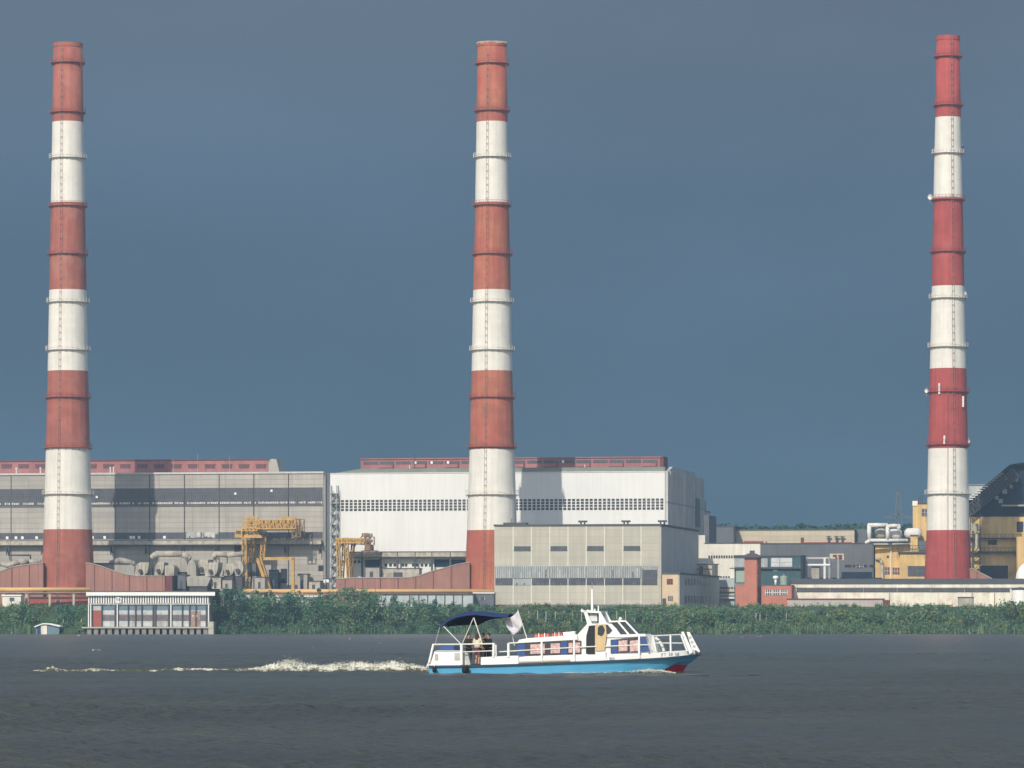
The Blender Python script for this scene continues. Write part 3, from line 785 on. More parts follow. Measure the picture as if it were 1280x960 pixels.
# ================================================================= PALE GREY BLOCK IN FRONT
G = Frame(825, 1178)
gb = thing('pump_block', 'pale grey windowless concrete block on the bank with a strip of dusty glazing', 'building', G)
xl, xr = G.x(618), 0.0
dep = G.off(0, 872)
zt = G.z(657.5, 720); gz = lambda py: G.z(py, 720)
MB().box(xl, xr-.02, 0, dep, .6, zt).build('wall', 'concrete_lt', gb)
MB().box(xr-.01, xr+.3, .2, dep, .6, zt-.1).build('end_wall', 'grey_render', gb)
MB().box(xl-.2, xr+.5, -.25, dep, zt, zt+.5).build('roof_edge', 'roof_felt', gb)
MB().box(xl-.15, xr+.3, -.3, dep, -.6, .6).build('plinth', 'plinth', gb)
js = [618.7+22.83*k for k in range(10)]
for k in range(1,9):      # white joint strips between the panel columns
    x = G.x(js[k]); MB().box(x-.15,x+.15,-.07,.0,.6,zt).build('joint_strip','joint_white',gb)
for k in (1,3,5,7):
    a, b = G.x(js[k])+.25, G.x(js[k+1])-.25
    mb = MB(); mb.box(a,b,-.12,.1,gz(687.6),gz(682.6),0)
    for i in range(1,5): x=a+(b-a)*i/5; mb.box(x-.04,x+.04,-.17,-.12,gz(687.6),gz(682.6),1)
    mb.box(a-.1,b+.1,-.25,0,gz(687.6)-.15,gz(687.6),1)
    mb.build('window',['glass_dk','frame_dk'],gb)
for k in range(9):
    a, b = G.x(js[k])+.12, (G.x(js[k+1])-.12 if k < 8 else G.x(821.5))
    rd = random.Random(300+k)
    mb = MB(); mb.box(a,b,-.14,.1,gz(722.6),gz(707.6),0 if k < 8 else 0)
    for i in range(9): x=a+(b-a)*i/8; mb.box(x-.06,x+.06,-.20,-.14,gz(722.6),gz(707.6),1)
    for i in range(3):
        x=a+(b-a)*rd.randrange(8)/8+.06; mb.box(x,x+(b-a)/8-.1,-.17,-.14,gz(722.4),gz(rd.uniform(708,716)),3)
    if k == 8: mb.box(a+.3,b,-.22,-.14,gz(731),gz(712.5),2); mb.box(a+.2,a+.5,-.25,-.14,gz(731),gz(711),1)
    mb.box(a,b,-.13,.1,gz(731.2),gz(723),2 if k not in (1,) else 0)
    if k < 8:
        for i in range(7):
            if rd.random() < .35: x=a+(b-a)*i/7; mb.box(x,x+.45,-.18,-.13,gz(731.0),gz(728.6),1)
    mb.box(a-.05,b+.05,-.24,-.0,gz(723),gz(722.5),1)
    mb.build('window_band',['glass_lt','frame_dk','glass_dk','frame_lt'],gb)
for px in (728.5,782.5,828):
    o_ = 12; x = G.x(px,o_); zz = zt+.5
    MB().tube((x-.5,o_,zz),(x-.5,o_,zz+.8),.22,n=8).tube((x+.5,o_,zz),(x+.5,o_,zz+.8),.22,n=8).box(x-1.2,x+1.2,o_-.5,o_+.5,zz+.75,zz+1.25).build('roof_vent','dark_steel',gb)
mb = MB(); o_ = 9
mb.box(G.x(629,o_),G.x(657,o_),o_,o_+4,zt+.5,G.z(653.2,640,o_)); mb.build('roof_hut','roof_felt',gb)
for px, t in ((639,648),(648,651)):
    x = G.x(px,o_); MB().tube((x,o_+1,zt+1),(x,o_+1,G.z(t,px,o_)),.1,n=6).build('roof_pipe','dark_steel',gb)

# ================================================================= ANNEX (peach front, grey side)
A = Frame(848, 1172)
an = thing('annex', 'small two storey annex with a lit peach front and a grey side full of windows', 'building', A)
xl = A.x(827.6); dep = A.off(0, 895); zt = A.z(717.5,840)
MB().box(xl, -.02, 0, dep+5.5, 0, zt).build('wall','peach',an)
MB().box(-.01, .25, .15, dep+5.5, 0, zt-.05).build('side_wall','grey_render',an)
MB().box(xl-.2,.5,-.25,dep+5.7,zt,zt+.35).build('roof','roof_felt',an)
MB().box(A.x(833.5),A.x(841),-.1,.1,A.z(730.5,837),A.z(723.5,837)).build('shutter','rust_dark',an)
mb = MB(); mb.box(A.x(835),A.x(841),-.1,.1,A.z(751,837),A.z(745,837),0)
for px in (837,839): mb.box(A.x(px)-.06,A.x(px)+.06,-.16,-.1,A.z(751,837),A.z(745,837),1)
mb.build('window',['glass_dk','frame_lt'],an)
MB().box(A.x(828),A.x(832.5),-.1,.1,0,A.z(748,830)).build('door','dark_steel',an)
for row in ((731.5,723.2),(754,744.8)):
    for k in range(9):
        px = 856+3.75*k; o0 = A.off(.25,px); o1 = A.off(.25,px+2.1)
        dd = A.oy+A.c*o0
        z0, z1 = HC+(YH-row[0])*dd/FPX-GZ, HC+(YH-row[1])*dd/FPX-GZ
        MB().box(.2,.36,o0,o1,max(.1,z0),z1).build('window','glass_dk',an)
oo = dep-.6; mb = MB()
zz = lambda py: HC+(YH-py)*(A.oy+A.c*oo)/FPX-GZ
x1 = A.x(894,oo); x0 = A.x(871,oo)
mb.box(x0,x1,oo,oo+6,zt+.35,zz(705.6),0); mb.box(x0-.3,x1+.3,oo-.3,oo+6.3,zz(705.6),zz(704.6),1)
mb.box(x0+.7,x0+1.8,oo-.1,oo,zt+.4,zz(708),2); mb.box(x1-.9,x1,oo-.12,oo,zt+.4,zz(706),1); mb.box(x0,x1,oo-.14,oo,zz(712),zz(711),1)
mb.build('roof_house',['tan_wall','dark_sheet','dark_steel'],an)
# ================================================================= FLUE DUCTS feeding the chimneys
def flue(label, d, outline, thick, px0, extra=None):
    f = Frame(px0, d, 0)
    r = thing('flue_duct', label, 'flue duct', f)
    pts = [(f.x(px), max(-.2, f.z(py,px))) for px, py in outline]
    b = MB().prism(pts, 0, thick).build('duct', 'duct_brown', r)
    tops = [p for p in outline if p[1] < 734]
    sm = MB()
    xs_ = sorted(p[0] for p in pts)
    x = xs_[0]+2.5
    while x < xs_[-1]-1:      # stiffening ribs
        zz = float(np.interp(x, [f.x(p[0]) for p in tops], [f.z(p[1],p[0]) for p in tops]))
        sm.box(x-.1, x+.1, -.14, 0, 0, zz+.05); x += 4.9
    sm.build('stiffeners', 'rust_dark', r)
    cp = MB()
    for (a,b_),(c,d_) in zip(tops, tops[1:]):
        cp.bar((f.x(a),-.05,f.z(b_,a)+.06),(f.x(c),-.05,f.z(d_,c)+.06), .25)
    cp.build('top_edge', 'duct_grey', r)
    if extra: extra(r, f)
    return r
flue('brown plated flue duct rising to the left side of the left chimney', 1226, [(-40,718),(0,714.5),(14,709),(34,705.8),(54,703.5),(54,760),(-40,760)], 7, 0)
def gend(r, f):
    MB().box(f.x(206.5), f.x(215), .3, 6, 0, f.z(719.5,210)).build('end_box', 'rust_dark', r)
flue('brown flue duct sloping down from the right side of the left chimney', 1226, [(107,704),(112,704),(125,707.5),(142,713.5),(158,718),(170,720),(206,720.3),(206,760),(107,760)], 7, 107, gend)
flue('brown flue duct curving up to the middle chimney', 1210, [(420,724),(440,722.6),(512,722),(524,719.5),(540,714),(556,710),(572,705.5),(587,703),(587,760),(420,760)], 7, 420)
flue('short brown flue duct at the right foot of the crimson chimney', 1202, [(1210,712),(1216,711),(1226,716.5),(1238,722.5),(1243,726),(1243,760),(1210,760)], 5, 1210)

# ================================================================= DRAUGHT FANS AND DUCTS between the chimneys and the grey hall
def hood(label, px0, px1, yt, yb, d, style, group='fan casings beside the grey hall'):
    f = Frame(px0, d, R(10)); r = thing('fan_casing', label, 'fan casing', f)
    W = f.x(px1); zt, zb_ = f.z(yt,px0), f.z(yb,px0)
    H = zt-zb_
    m_ = MB()
    if style == 'slant':        # curved elbow leaning to the right
        pts = [(0,zb_),(W*.62,zb_)]+[(W*.62+W*.38*math.sin(t),zb_+H*(1-math.cos(t))*1.0) for t in np.linspace(.25,math.pi/2,6)]+[(W*.35,zt),(W*.12,zb_+H*.8)]
        m_.prism(pts,0,5)
    elif style == 'arch':
        pts = [(W/2-W/2*math.cos(t), zb_+H*.45+H*.55*math.sin(t)) for t in np.linspace(0,math.pi,14)]
        m_.prism([(0,zb_)]+pts+[(W,zb_)],0,7)
    elif style == 'round':
        pts = [(W*.5+W*.5*math.cos(t), zb_+H*.5+H*.5*math.sin(t)) for t in np.linspace(0,2*math.pi,18,endpoint=False)]
        m_.prism(pts,0,3.2)
    elif style == 'hopper':
        m_.prism([(0,zt-H*.1),(W*.15,zt),(W*.8,zt),(W,zt-H*.2),(W*.86,zb_+H*.12),(W*.04,zb_+H*.12)],0,6)
    else:
        m_.prism([(0,zb_),(0,zt-H*.15),(W*.12,zt),(W*.88,zt),(W,zt-H*.15),(W,zb_)],0,4.5)
    m_.build('casing','duct_grey' if style in ('arch','hopper') else 'duct_cream',r)
    rb = MB()
    for q in (.25,.5,.75): rb.box(W*q-.07,W*q+.07,-.12,0,zb_+H*.1,zb_+H*.82)
    rb.build('ribs','duct_grey',r)
    MB().box(W*.1,W*.85,.4,4,0,zb_+ (H*.12 if style=='hopper' else 0)).build('plinth','dark_steel',r)
    if style in ('slant','round'):
        MB().tube((W*.45,-1.0,zb_+H*.35),(W*.45,0,zb_+H*.35),H*.14,n=12).build('motor','dark_steel',r)
HD = [(168,186,703,719.5,1244,'slant','first slanting fan casing right of the left chimney shadow'),
 (193,205,703,719,1246,'slant','narrow slanting fan casing left of the small white box casing'),
 (206,217.5,706.5,719.5,1242,'box','small white box casing left of the tall grey arched casing'),
 (217.5,234,697,715,1247,'arch','tall grey arched casing in the row of fan casings'),
 (234,245,699.5,721,1243,'arch','dark narrow arched casing right of the tall grey arched one'),
 (246,260,699.5,717.5,1246,'slant','fan casing leaning right in the middle of the row'),
 (256,273,703,720,1242,'slant','broad fan casing leaning right before the last two'),
 (278,293,704.5,719.5,1245,'slant','last leaning fan casing before the larger yellow crane'),
 (292.5,304,701,720,1241,'round','round pale fan casing beside the leg of the larger yellow crane'),
 (233,263,720,734.5,1238,'hopper','large sloping hopper box below the row of fan casings')]
for a,b,t,bt,d,stl,lab in HD: hood(lab,a,b,t,bt,d,stl)
def duct_run(label, pts, r_, m_, supp=True, cat='duct', nm='overhead_duct'):
    P = [at(*p) for p in pts]; base = Vector((P[0].x,P[0].y,GZ))
    t = thing(nm, label, cat, loc=base)
    mb = MB(); mb.path([p-base for p in P], r_, 12)
    for p in P: mb.lathe([(.01,-r_),(r_*.7,-r_*.72),(r_,0),(r_*.7,r_*.72),(.01,r_)],12,c=p-base)
    o = mb.build('pipe', m_, t, smooth=True)
    rn = MB()
    for a, b in zip(P,P[1:]):
        L = (b-a).length; k = max(1,int(L/4))
        for i in range(k):
            q = a.lerp(b,(i+.5)/k)-base; dd = (b-a).normalized()*.12
            rn.tube(q-dd,q+dd,r_*1.12,n=12)
    rn.build('flanges', m_, t)
    if supp:
        for k in range(len(P)):
            q = P[k]-base; MB().bar((q.x,q.y+.1,0),(q.x,q.y+.1,q.z-r_*.5),.3).build('support','dark_steel',t)
    return t
duct_run('cream overhead duct running above the left fan casings', [(191,696,1250),(196,692.5,1250),(228,692.5,1250),(236,697,1250)], .9, 'duct_cream')
duct_run('cream overhead duct running above the right fan casings', [(266,698,1250),(270,692,1250),(284,694,1250),(302,692.5,1250)], .75, 'duct_cream')
duct_run('grey duct hidden in the shadow beside the left chimney', [(139,704,1246),(150,700,1246),(166,704,1246)], .8, 'duct_grey')
duct_run('tangle of pale ducts left of the left chimney', [(-6,702,1246),(9,707,1244),(24,702.5,1244),(36,703,1246),(49,701.5,1246)], .7, 'duct_cream')
duct_run('thin dark pipe bridge above the pale ducts at the left edge', [(11,684,1250),(11,694,1250),(38,694,1250),(38,698,1250)], .22, 'dark_steel', False, 'pipe', 'pipe_bridge')
# low plant between the ducts: boxes, tanks
def plant(nm, label, cat, px0, px1, yt, yb, d, m_, style='box'):
    f = Frame(px0,d,R(10)); r = thing(nm,label,cat,f); W = f.x(px1); zt = f.z(yt,px0); zb_ = max(0,f.z(yb,px0))
    if style == 'tank':
        MB().lathe([(.01,zb_),(W/2,zb_),(W/2,zt-W*.12),(W*.36,zt-W*.03),(.01,zt)],20,c=(W/2,W/2,0)).build('shell',m_,r,smooth=False)
        MB().tube((W/2,W/2,zt-.1),(W/2,W/2,zt+.5),.18,n=8).build('vent','grey_steel',r)
    else:
        MB().box(0,W,0,4,zb_,zt).build('housing',m_,r); MB().box(-.15,W+.15,-.15,4.15,zt,zt+.22).build('lid','dark_steel',r)
        MB().box(W*.3,W*.55,-.06,.05,zb_+.15,zb_+(zt-zb_)*.6).build('hatch','dark_steel',r)
    return r
plant('switch_box','pale grey box between the legs of the larger yellow crane','plant box',319,331,722,736,1236,'duct_grey')
plant('switch_box','low white box beside the dark seam between the two halls','plant box',404.5,411,724,728,1238,'white_paint')
plant('switch_box','grey sloping machine house under the white hall','machine house',457,474,709.5,722,1238,'duct_grey')
plant('switch_box','pale heap like machine house right of the grey one','machine house',478,524,711,722,1240,'duct_cream')

# ================================================================= GANTRY CRANES
def crane(label, d, P, seed):
    """P gives pixel positions: left tower, right end, girder and rails"""
    f = Frame(P['x0'], d, R(10)); r = thing('gantry_crane', label, 'crane', f)
    X = lambda px, o=0: f.x(px,o); Z = lambda py: f.z(py, P['x0'])
    t = P.get('t', .42)
    for (xa,ya,xb,yb,o0,o1) in P['legs']:
        m_ = MB(); m_.truss((X(xa),o0,Z(ya)),(X(xb),o1,max(0,Z(yb))), P['lw'], P['lw'], max(4,int(abs(yb-ya)/6)), t*.62)
        m_.build('leg','crane',r)
    gx0, gx1, gy0, gy1 = P['girder']
    for o in (0, 4.2):
        m_ = MB(); zc = (Z(gy0)+Z(gy1))/2; h = Z(gy0)-Z(gy1)
        m_.truss((X(gx0),o,zc),(X(gx1),o,zc), 1.2, h-.3, int((gx1-gx0)/4.2), t*.7)
        m_.build('girder','crane',r)
    MB().box(X(gx0),X(gx1),.5,3.7,Z(gy1)-.35,Z(gy1)-.15).build('walkway','rust_steel',r)
    for (a,b,t_,bt,mn,nm) in P['boxes']:
        h = Z(t_)-Z(bt); w_ = X(b)-X(a)
        m_ = MB()
        if nm in LAT:       # open lattice with a small machine inside
            n_ = max(2,int(w_/1.1))
            for yy in (-.4,4.6):
                for i in range(n_):
                    xa, xb = X(a)+w_*i/n_, X(a)+w_*(i+1)/n_
                    m_.bar((xa,yy,Z(bt)),(xa,yy,Z(t_)-.05),.2); m_.bar((xa,yy,Z(bt)),(xb,yy,Z(t_)),.16); m_.bar((xb,yy,Z(bt)),(xa,yy,Z(t_)),.16)
                m_.bar((X(b),yy,Z(bt)),(X(b),yy,Z(t_)),.24)
                for q in (0,.5,1): m_.bar((X(a),yy,Z(bt)+h*q),(X(b),yy,Z(bt)+h*q),.22)
            m_.box(X(a)+w_*.25,X(a)+w_*.7,.6,3.6,Z(bt)+.1,Z(bt)+h*.62)
        else: m_.prism([(X(a),Z(bt)),(X(b),Z(bt)),(X(b)-w_*.06,Z(t_)),(X(a)+w_*.12,Z(t_))],-.4,4.6,mi=0)
        o = m_.build(nm,mn,r)
        if nm == 'cabin': MB().box(X(a)+w_*.2,X(b)-w_*.2,-.5,-.35,Z(bt)+h*.45,Z(bt)+h*.8).build('window','glass_dk',o)
    fr = MB()
    for (xa,ya,xb,yb) in P.get('frame',[]): fr.bar((X(xa),-1.2,max(0,Z(ya))),(X(xb),-1.2,max(0,Z(yb))),.85,.85)
    if P.get('frame'): fr.build('portal_frame','crane',r)
    k = MB(); rd = random.Random(seed)
    for i in range(P['ties']):
        xa = rd.uniform(P['tx'][0],P['tx'][1]); k.bar((X(xa),0,Z(P['ty'][1])),(X(xa+rd.uniform(-4,4)),4,Z(P['ty'][0]+rd.uniform(0,5))),.2)
    k.build('bracing','crane',r)
    return r
LAT = ('trolley_house','winch','rail_box','end_carriage')
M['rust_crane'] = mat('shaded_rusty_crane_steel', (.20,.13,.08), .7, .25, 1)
crane('larger yellow gantry crane with lattice girder in front of the grey hall', 1256, dict(x0=303, legs=[
   (306,672,308,737,-.5,-.5),(327,672,325,700,3,3),(324,697,337,737,0,-.6),(312.5,672,306,737,4.4,4.6)], lw=1.15, girder=(320,370,649.5,661.5),
   boxes=[(303,322,655.5,663.5,'crane','trolley_house'),(305,318,646,655.5,'crane','winch'),(293.5,303.5,661.5,672,'crane','cabin'),(303.5,328,669,672.5,'crane','platform'),(365.5,376,649,671.5,'rust_crane','end_carriage'),(350,366,646.8,649,'crane','rail_box')],
   frame=[(331,698.5,368.5,698.5),(367.5,698,367.5,737),(323.5,700,336,737)], ties=18, tx=(304,325), ty=(650,672)), 1)
crane('smaller rusty yellow gantry crane in front of the white hall', 1249, dict(x0=421, legs=[
   (422.5,672,424.5,723,-.3,0),(427,672,423.5,723,4.2,4.2),(433,672,436,723,-.3,0),(438,672,434.5,723,4.2,4.2)], lw=.8, t=.36, girder=(420,456,672.5,679),
   boxes=[(451.5,464,671,681,'rust_crane','trolley_house'),(453,461,667,671,'rust_crane','winch'),(450,470,688,690.5,'rust_crane','platform'),(455.5,463.5,681,689,'rust_crane','hoist')],
   ties=10, tx=(421,440), ty=(673,690)), 2)

# ================================================================= ORANGE GAS PIPELINE along the yard edge
def pipeline(label, d, x0, x1, py, posts, r_):
    f = Frame(x0,d,0); r = thing('gas_pipeline',label,'pipeline',f); z0 = f.z(py,x0)
    MB().tube((0,0,z0),(f.x(x1),0,z0),r_,n=14).build('pipe','pipe_orange',r,smooth=True)
    MB().tube((0,.7,z0-1.15),(f.x(x1),.7,z0-1.15),.28,n=10).build('lower_pipe','duct_cream',r,smooth=True)
    MB().box(0,f.x(x1),-.25,.9,z0-.98,z0-.72).build('pipe_rack','rust_steel',r)
    for px in posts:
        x = f.x(px); m_ = MB(); m_.box(x-.28,x+.28,.1,.6,-.4,z0-1.0); m_.box(x-.75,x+.75,0,.7,z0-1.2,z0-1.0)
        m_.build('support','concrete_lt',r)
pipeline('orange gas pipe on concrete posts passing the foot of the left chimney',1176,-30,113,736.8,(4,33,62,92),.55)
pipeline('orange gas pipe running from the larger crane to the pale grey block',1176,303,617,738.8,(310,336,362,385,412,440,470,500,530,560,590,612),.52)
# low pale sheds behind the bank
def shed(nm,label,cat,px0,px1,yt,d,wall,roof,dep=8,wins=None,post=None,roofz=.35,base=None,side=None):
    f = Frame(px0,d,R(4)); r = thing(nm,label,cat,f); W = f.x(px1); zt = f.z(yt,px0)
    w_ = MB().box(0,W,0,dep,-.5,zt).build('wall',wall,r)
    MB().box(-.2,W+.2,-.3,dep+.3,zt,zt+roofz).build('roof',roof,r)
    for (a,b,t,bt) in wins or []:
        m_ = MB(); xa, xb, z0, z1 = f.x(a),f.x(b),f.z(bt,a),f.z(t,a)
        m_.box(xa,xb,-.1,.05,z0,z1,0); n_ = max(1,int((xb-xa)/1.1))
        for i in range(n_+1): x=xa+(xb-xa)*i/n_; m_.box(x-.06,x+.06,-.16,-.1,z0,z1,1)
        m_.build('window',['glass_dk','frame_lt'],r)
    for px in post or []:
        x=f.x(px); MB().box(x-.12,x+.12,-.22,-.02,-.4,zt).build('wall_post','dark_steel',r)
    return r, f
M['pale_sheet'] = mat('pale_blue_grey_sheet', (.42,.46,.46), .7, .1, .4, .12)
shed('site_shed','low pale shed with dark wall posts left of the pale grey block','shed',462,591,743.5,1171,'pale_sheet','dark_steel',8,
     [(523,527.5,755.5,763),(532,537,755.5,763),(548,553,755.5,763),(558,563,755.5,763),(570,576,755.5,763)],(512,523.5,534.5,545,556,567,578))
shed('site_shed','dark shed squeezed between the pale shed and the pale grey block','shed',592,617,742,1174,'dark_sheet','white_steel',7,[(600,606,746,750)])
shed('site_shed','pale bluish shed behind the dark willow right of the boathouse','shed',291,330,742.5,1173,'pale_sheet','dark_steel',7,[(296,301,746,752)])
shed('site_shed','low grey shed with a thin white roof edge behind the bank bushes','shed',345,402,746,1171,'grey_render','white_paint',6,[(350,398,747.5,750.5)])
shed('site_shed','pale hut with a flat white roof under the orange pipe at the far left','shed',3,26,745,1170,'white_wall','white_paint',5,[(12,18,747,751)])
shed('site_shed','dark crimson sheet shed under the orange pipe','shed',37,110,747.5,1182,'door_red','dark_steel',5,[(70,76,750,754)])

# ================================================================= BOATHOUSE ON PILES
B = Frame(110, 1145, R(1.5), 0.0)
M['glass_brown'] = mat('brownish_dusty_glass', (.15,.125,.125), .5, .3, 1.5, .15, island=.2); M['pale_panel'] = mat('weathered_pale_panels', (.50,.52,.52), .8, .16, .9, .2, dirt=((.33,.31,.28),.38,.8))
bh = thing('boathouse','long weathered boathouse on concrete piles with a white roof edge at the left bank','boathouse',B)
W = B.x(263); zz = lambda py: B.z(py,180)
MB().box(0.3,W-.3,0,11,zz(784.5),zz(743)).build('wall','wood_grey',bh)
MB().box(-.3,B.x(269),-1.1,11.5,zz(740.2),zz(738.6)).build('roof','roof_felt',bh)
MB().box(-.35,B.x(269.3),-1.2,-.9,zz(744.6),zz(740.2)).build('fascia','white_paint',bh)
MB().box(0,W,-.5,0,zz(756),zz(754)).build('balcony_edge','wood_grey',bh)
MB().box(0.2,W,-.14,.02,zz(754),zz(745.2)).build('gallery_glazing','glass_dk',bh)
k = 0; px = 111.2
while px < 262:
    x = B.x(px); MB().box(x-.16,x+.16,-.4,-.15,zz(754),zz(744.7)).build('gallery_post','white_paint',bh); px += 3.1
def bw(a,b,t,bt,m_,nm,proud=.12): return MB().box(B.x(a),B.x(b),-proud,.05,zz(bt),zz(t)).build(nm,m_,bh)
# lower storey: pale panels over dusty glass over pale boards
cols = [115,127.5,144,147.5,160.5,169.5,177.5,191.5,194.5,211,214.5,228,237,245,258]
for i,(a,b) in enumerate(zip(cols,cols[1:])):
    if b-a < 5: continue
    if i == 0:
        bw(a,b,763,783,'door_red','door'); bw(a,b,757.5,763,'pale_sheet','panel',.1); continue
    bw(a,b,757.5,763,'blue_grey','panel',.1)
    bw(a,b,763,768.3,'pale_panel','panel',.13)
    bw(a,b,769,776,'glass_brown','window',.15)
    bw(a,b,776.3,783.3,'wood_grey' if i % 4 == 0 else 'pale_panel','panel',.14)
MB().box(B.x(238.5),B.x(250.5),-.3,.0,zz(783.5),zz(764)).build('door','rust_steel',bh)
for px in (241.5,246): MB().tube((B.x(px),-.45,zz(770)),(B.x(px),-.2,zz(770)),.18,n=10).build('lamp','white_paint',bh)
for px in cols: 
    x = B.x(px); MB().box(x-.14,x+.14,-.62,-.32,zz(784),zz(755.5)).build('post','dark_steel',bh)
for px in (111,113.8,147,214,261):
    x = B.x(px); MB().box(x-.12,x+.12,-.7,-.45,zz(784),zz(755.5)).build('post','white_paint',bh)
MB().box(-1.5,W+.3,-1.5,11,zz(785.3),zz(783.6)).build('deck','concrete_lt',bh)
for px in np.arange(112,264,8.55):
    x = B.x(px); MB().box(x-.55,x+.55,-1.0,.2,-1.6,zz(785.3)).build('pile','pile',bh)
    MB().box(x-.5,x+.5,8,9,-1.6,zz(785.3)).build('pile','pile',bh)
MB().box(B.x(261),B.x(267.5),-1.4,9,-1.6,zz(777)).build('end_buttress','concrete_lt',bh)
mb = MB(); x, z0 = B.x(147.8), zz(754.5)   # white emblem hung on the gallery
for k in range(12):
    t, t2 = 2*math.pi*k/12, 2*math.pi*(k+1)/12
    mb.bar((x+.75*math.cos(t),-.5,z0+1.0+.75*math.sin(t)),(x+.75*math.cos(t2),-.5,z0+1.0+.75*math.sin(t2)),.2)
mb.bar((x,-.5,z0),(x,-.5,z0+2.3),.25); mb.bar((x-.8,-.5,z0+.4),(x+.8,-.5,z0+.4),.3); mb.bar((x-.5,-.5,z0+1.5),(x+.5,-.5,z0+1.5),.2)
mb.build('emblem','white_paint',bh)
# blue and white boat shed at the waterline
S = Frame(45,1147,R(0),0.0)
bs = thing('boat_shed','little white roofed boat shed with navy and white doors at the waterline','shed',S)
zz = lambda py: S.z(py,55); X = S.x
MB().prism([(X(45),-.3),(X(45),zz(783.5)),(X(53.5),zz(780.3)),(X(70),zz(781.5)),(X(74),zz(784)),(X(74),-.3)],0,5).build('wall','blue_grey',bs)
mb = MB(); pr = [(X(43),zz(783)),(X(53.5),zz(779)),(X(62),zz(779.2)),(X(74.5),zz(781.8)),(X(76),zz(783.2)),(X(74),zz(783.4)),(X(62),zz(780.7)),(X(53.5),zz(780.4)),(X(43.5),zz(784.2))]
mb.prism(pr,-.6,5.4); mb.build('roof','white_paint',bs)
MB().box(X(46.5),X(51),-.12,.1,-.2,zz(783.2)).build('door','blue_door',bs)
MB().box(X(51.2),X(58.8),-.15,.1,-.2,zz(781.8)).build('door','cream_wall',bs)
# fence posts along the bank
for a,b,t,bt,m_,lab in ((112,168,704.5,720,'blue_grey_dk','long flat grey duct in shade behind the brown duct right of the left chimney'),):
    f = Frame(a,1246,R(10)); r = thing('flue_duct',lab,'flue duct',f); MB().prism([(0,0),(0,f.z(704,a)),(f.x(b-6),f.z(705,a)),(f.x(b),f.z(709,a)),(f.x(b),0)],0,5).build('duct','duct_grey',r)
    MB().bar((0,-.1,f.z(704,a)),(f.x(b-6),-.1,f.z(705,a)),.3).build('top_edge','dark_steel',r)
for a,b,t,bt,m_,lab in ((309,320,704,720,'dark_sheet','dark upright cabinet between the crane legs'),(338,347,716,737,'dark_blue','dark blue gate box inside the crane portal'),(372,384,718,737,'duct_grey','grey box right of the crane portal'),(386,400,727,737,'duct_cream','low cream box by the corner of the grey hall'),(264,276,722,736,'duct_cream','cream machine right of the big hopper box'),(278,290,725,736,'duct_grey','grey machine below the last fan casing'),(222,232,719,736,'dark_sheet','dark sheet cabinet at the end of the brown duct')):
    plant('switch_box',lab,'plant box',a,b,t,bt,1239 if a < 300 else 1258,m_)
def fence(label, pxs, d, y0, y1):
    f = Frame(pxs[0],d,0,4.2); r = thing('wire_fence',label,'fence',f)
    w_ = MB()
    for px in pxs:
        x=f.x(px); MB().box(x-.10,x+.10,-.10,.10,-1.4,f.z(y0,px)).build('post','frame_lt2',r)
    for q in (.35,.7): w_.bar((0,0,f.z(y1,pxs[0])*(1-q)+f.z(y0,pxs[0])*q),(f.x(pxs[-1]),0,f.z(y1,pxs[0])*(1-q)+f.z(y0,pxs[0])*q),.014)
    w_.build('wires','grey_steel',r)
M['frame_lt2'] = mat('pale_concrete_posts', (.36,.37,.34), .85, .15, 1)
fence('pale concrete fence posts in the bushes below the pale grey block',[661,672,682.5,694,705,715.5,727,738,748.5,759,771,782,793.5,804,815,826],1156.5,764,778)
fence('fence posts in the bushes below the brick tower and the long cream building',[866,873,884,894,930,945,950,958,983,1012,1034,1052,1098,1110,1123,1140,1160],1156.5,766,778)
fence('grey fence posts on the bare patch between the blue shed and the boathouse',[79,90,102],1156,774,784)
# ================================================================= RIGHT-HAND WORKS
M['grey_tan'] = mat('grey_tan_render', (.42,.38,.34), .85, .08, .3, .1, dirt=((.3,.26,.22),.3,.3))
M['pale_glass'] = mat('pale_lit_glass', (.5,.52,.52), .4, .2, .5)
def block(nm,label,cat,px0,px1,yt,d,wall,dep=10,roof='roof_felt',th=R(10),side=None,roofz=.35,over=.2):
    """box building: lit front from px0 to px1, optional shaded end wall"""
    f = Frame(px1,d,th); r = thing(nm,label,cat,f); xl = f.x(px0); zt = f.z(yt,px1)
    MB().box(xl,-.02,0,dep,-.4,zt).build('wall',wall,r)
    if side: MB().box(-.01,.22,.12,dep,-.4,zt-.04).build('end_wall',side,r)  # end materials darker than the front carry its shade in their colour
    if roof: MB().box(xl-over,.22+over,-over,dep+over,zt,zt+roofz).build('roof',roof,r)
    return r, f, xl, zt
def win(r,f,a,b,t,bt,m_='glass_dk',bars=0,fm='frame_lt',proud=.1,nm='window',off=0):
    mb = MB(); xa,xb,z0,z1 = f.x(a,off),f.x(b,off),f.z(bt,a,off),f.z(t,a,off)
    mb.box(xa,xb,off-proud,off+.05,z0,z1,0)
    for i in range(bars+1 if bars else 0):
        x = xa+(xb-xa)*i/bars; mb.box(x-.06,x+.06,off-proud-.06,off-proud,z0,z1,1)
    if bars: mb.box(xa,xb,off-proud-.05,off-proud,(z0+z1)/2-.06,(z0+z1)/2+.06,1)
    return mb.build(nm,[m_,fm],r)
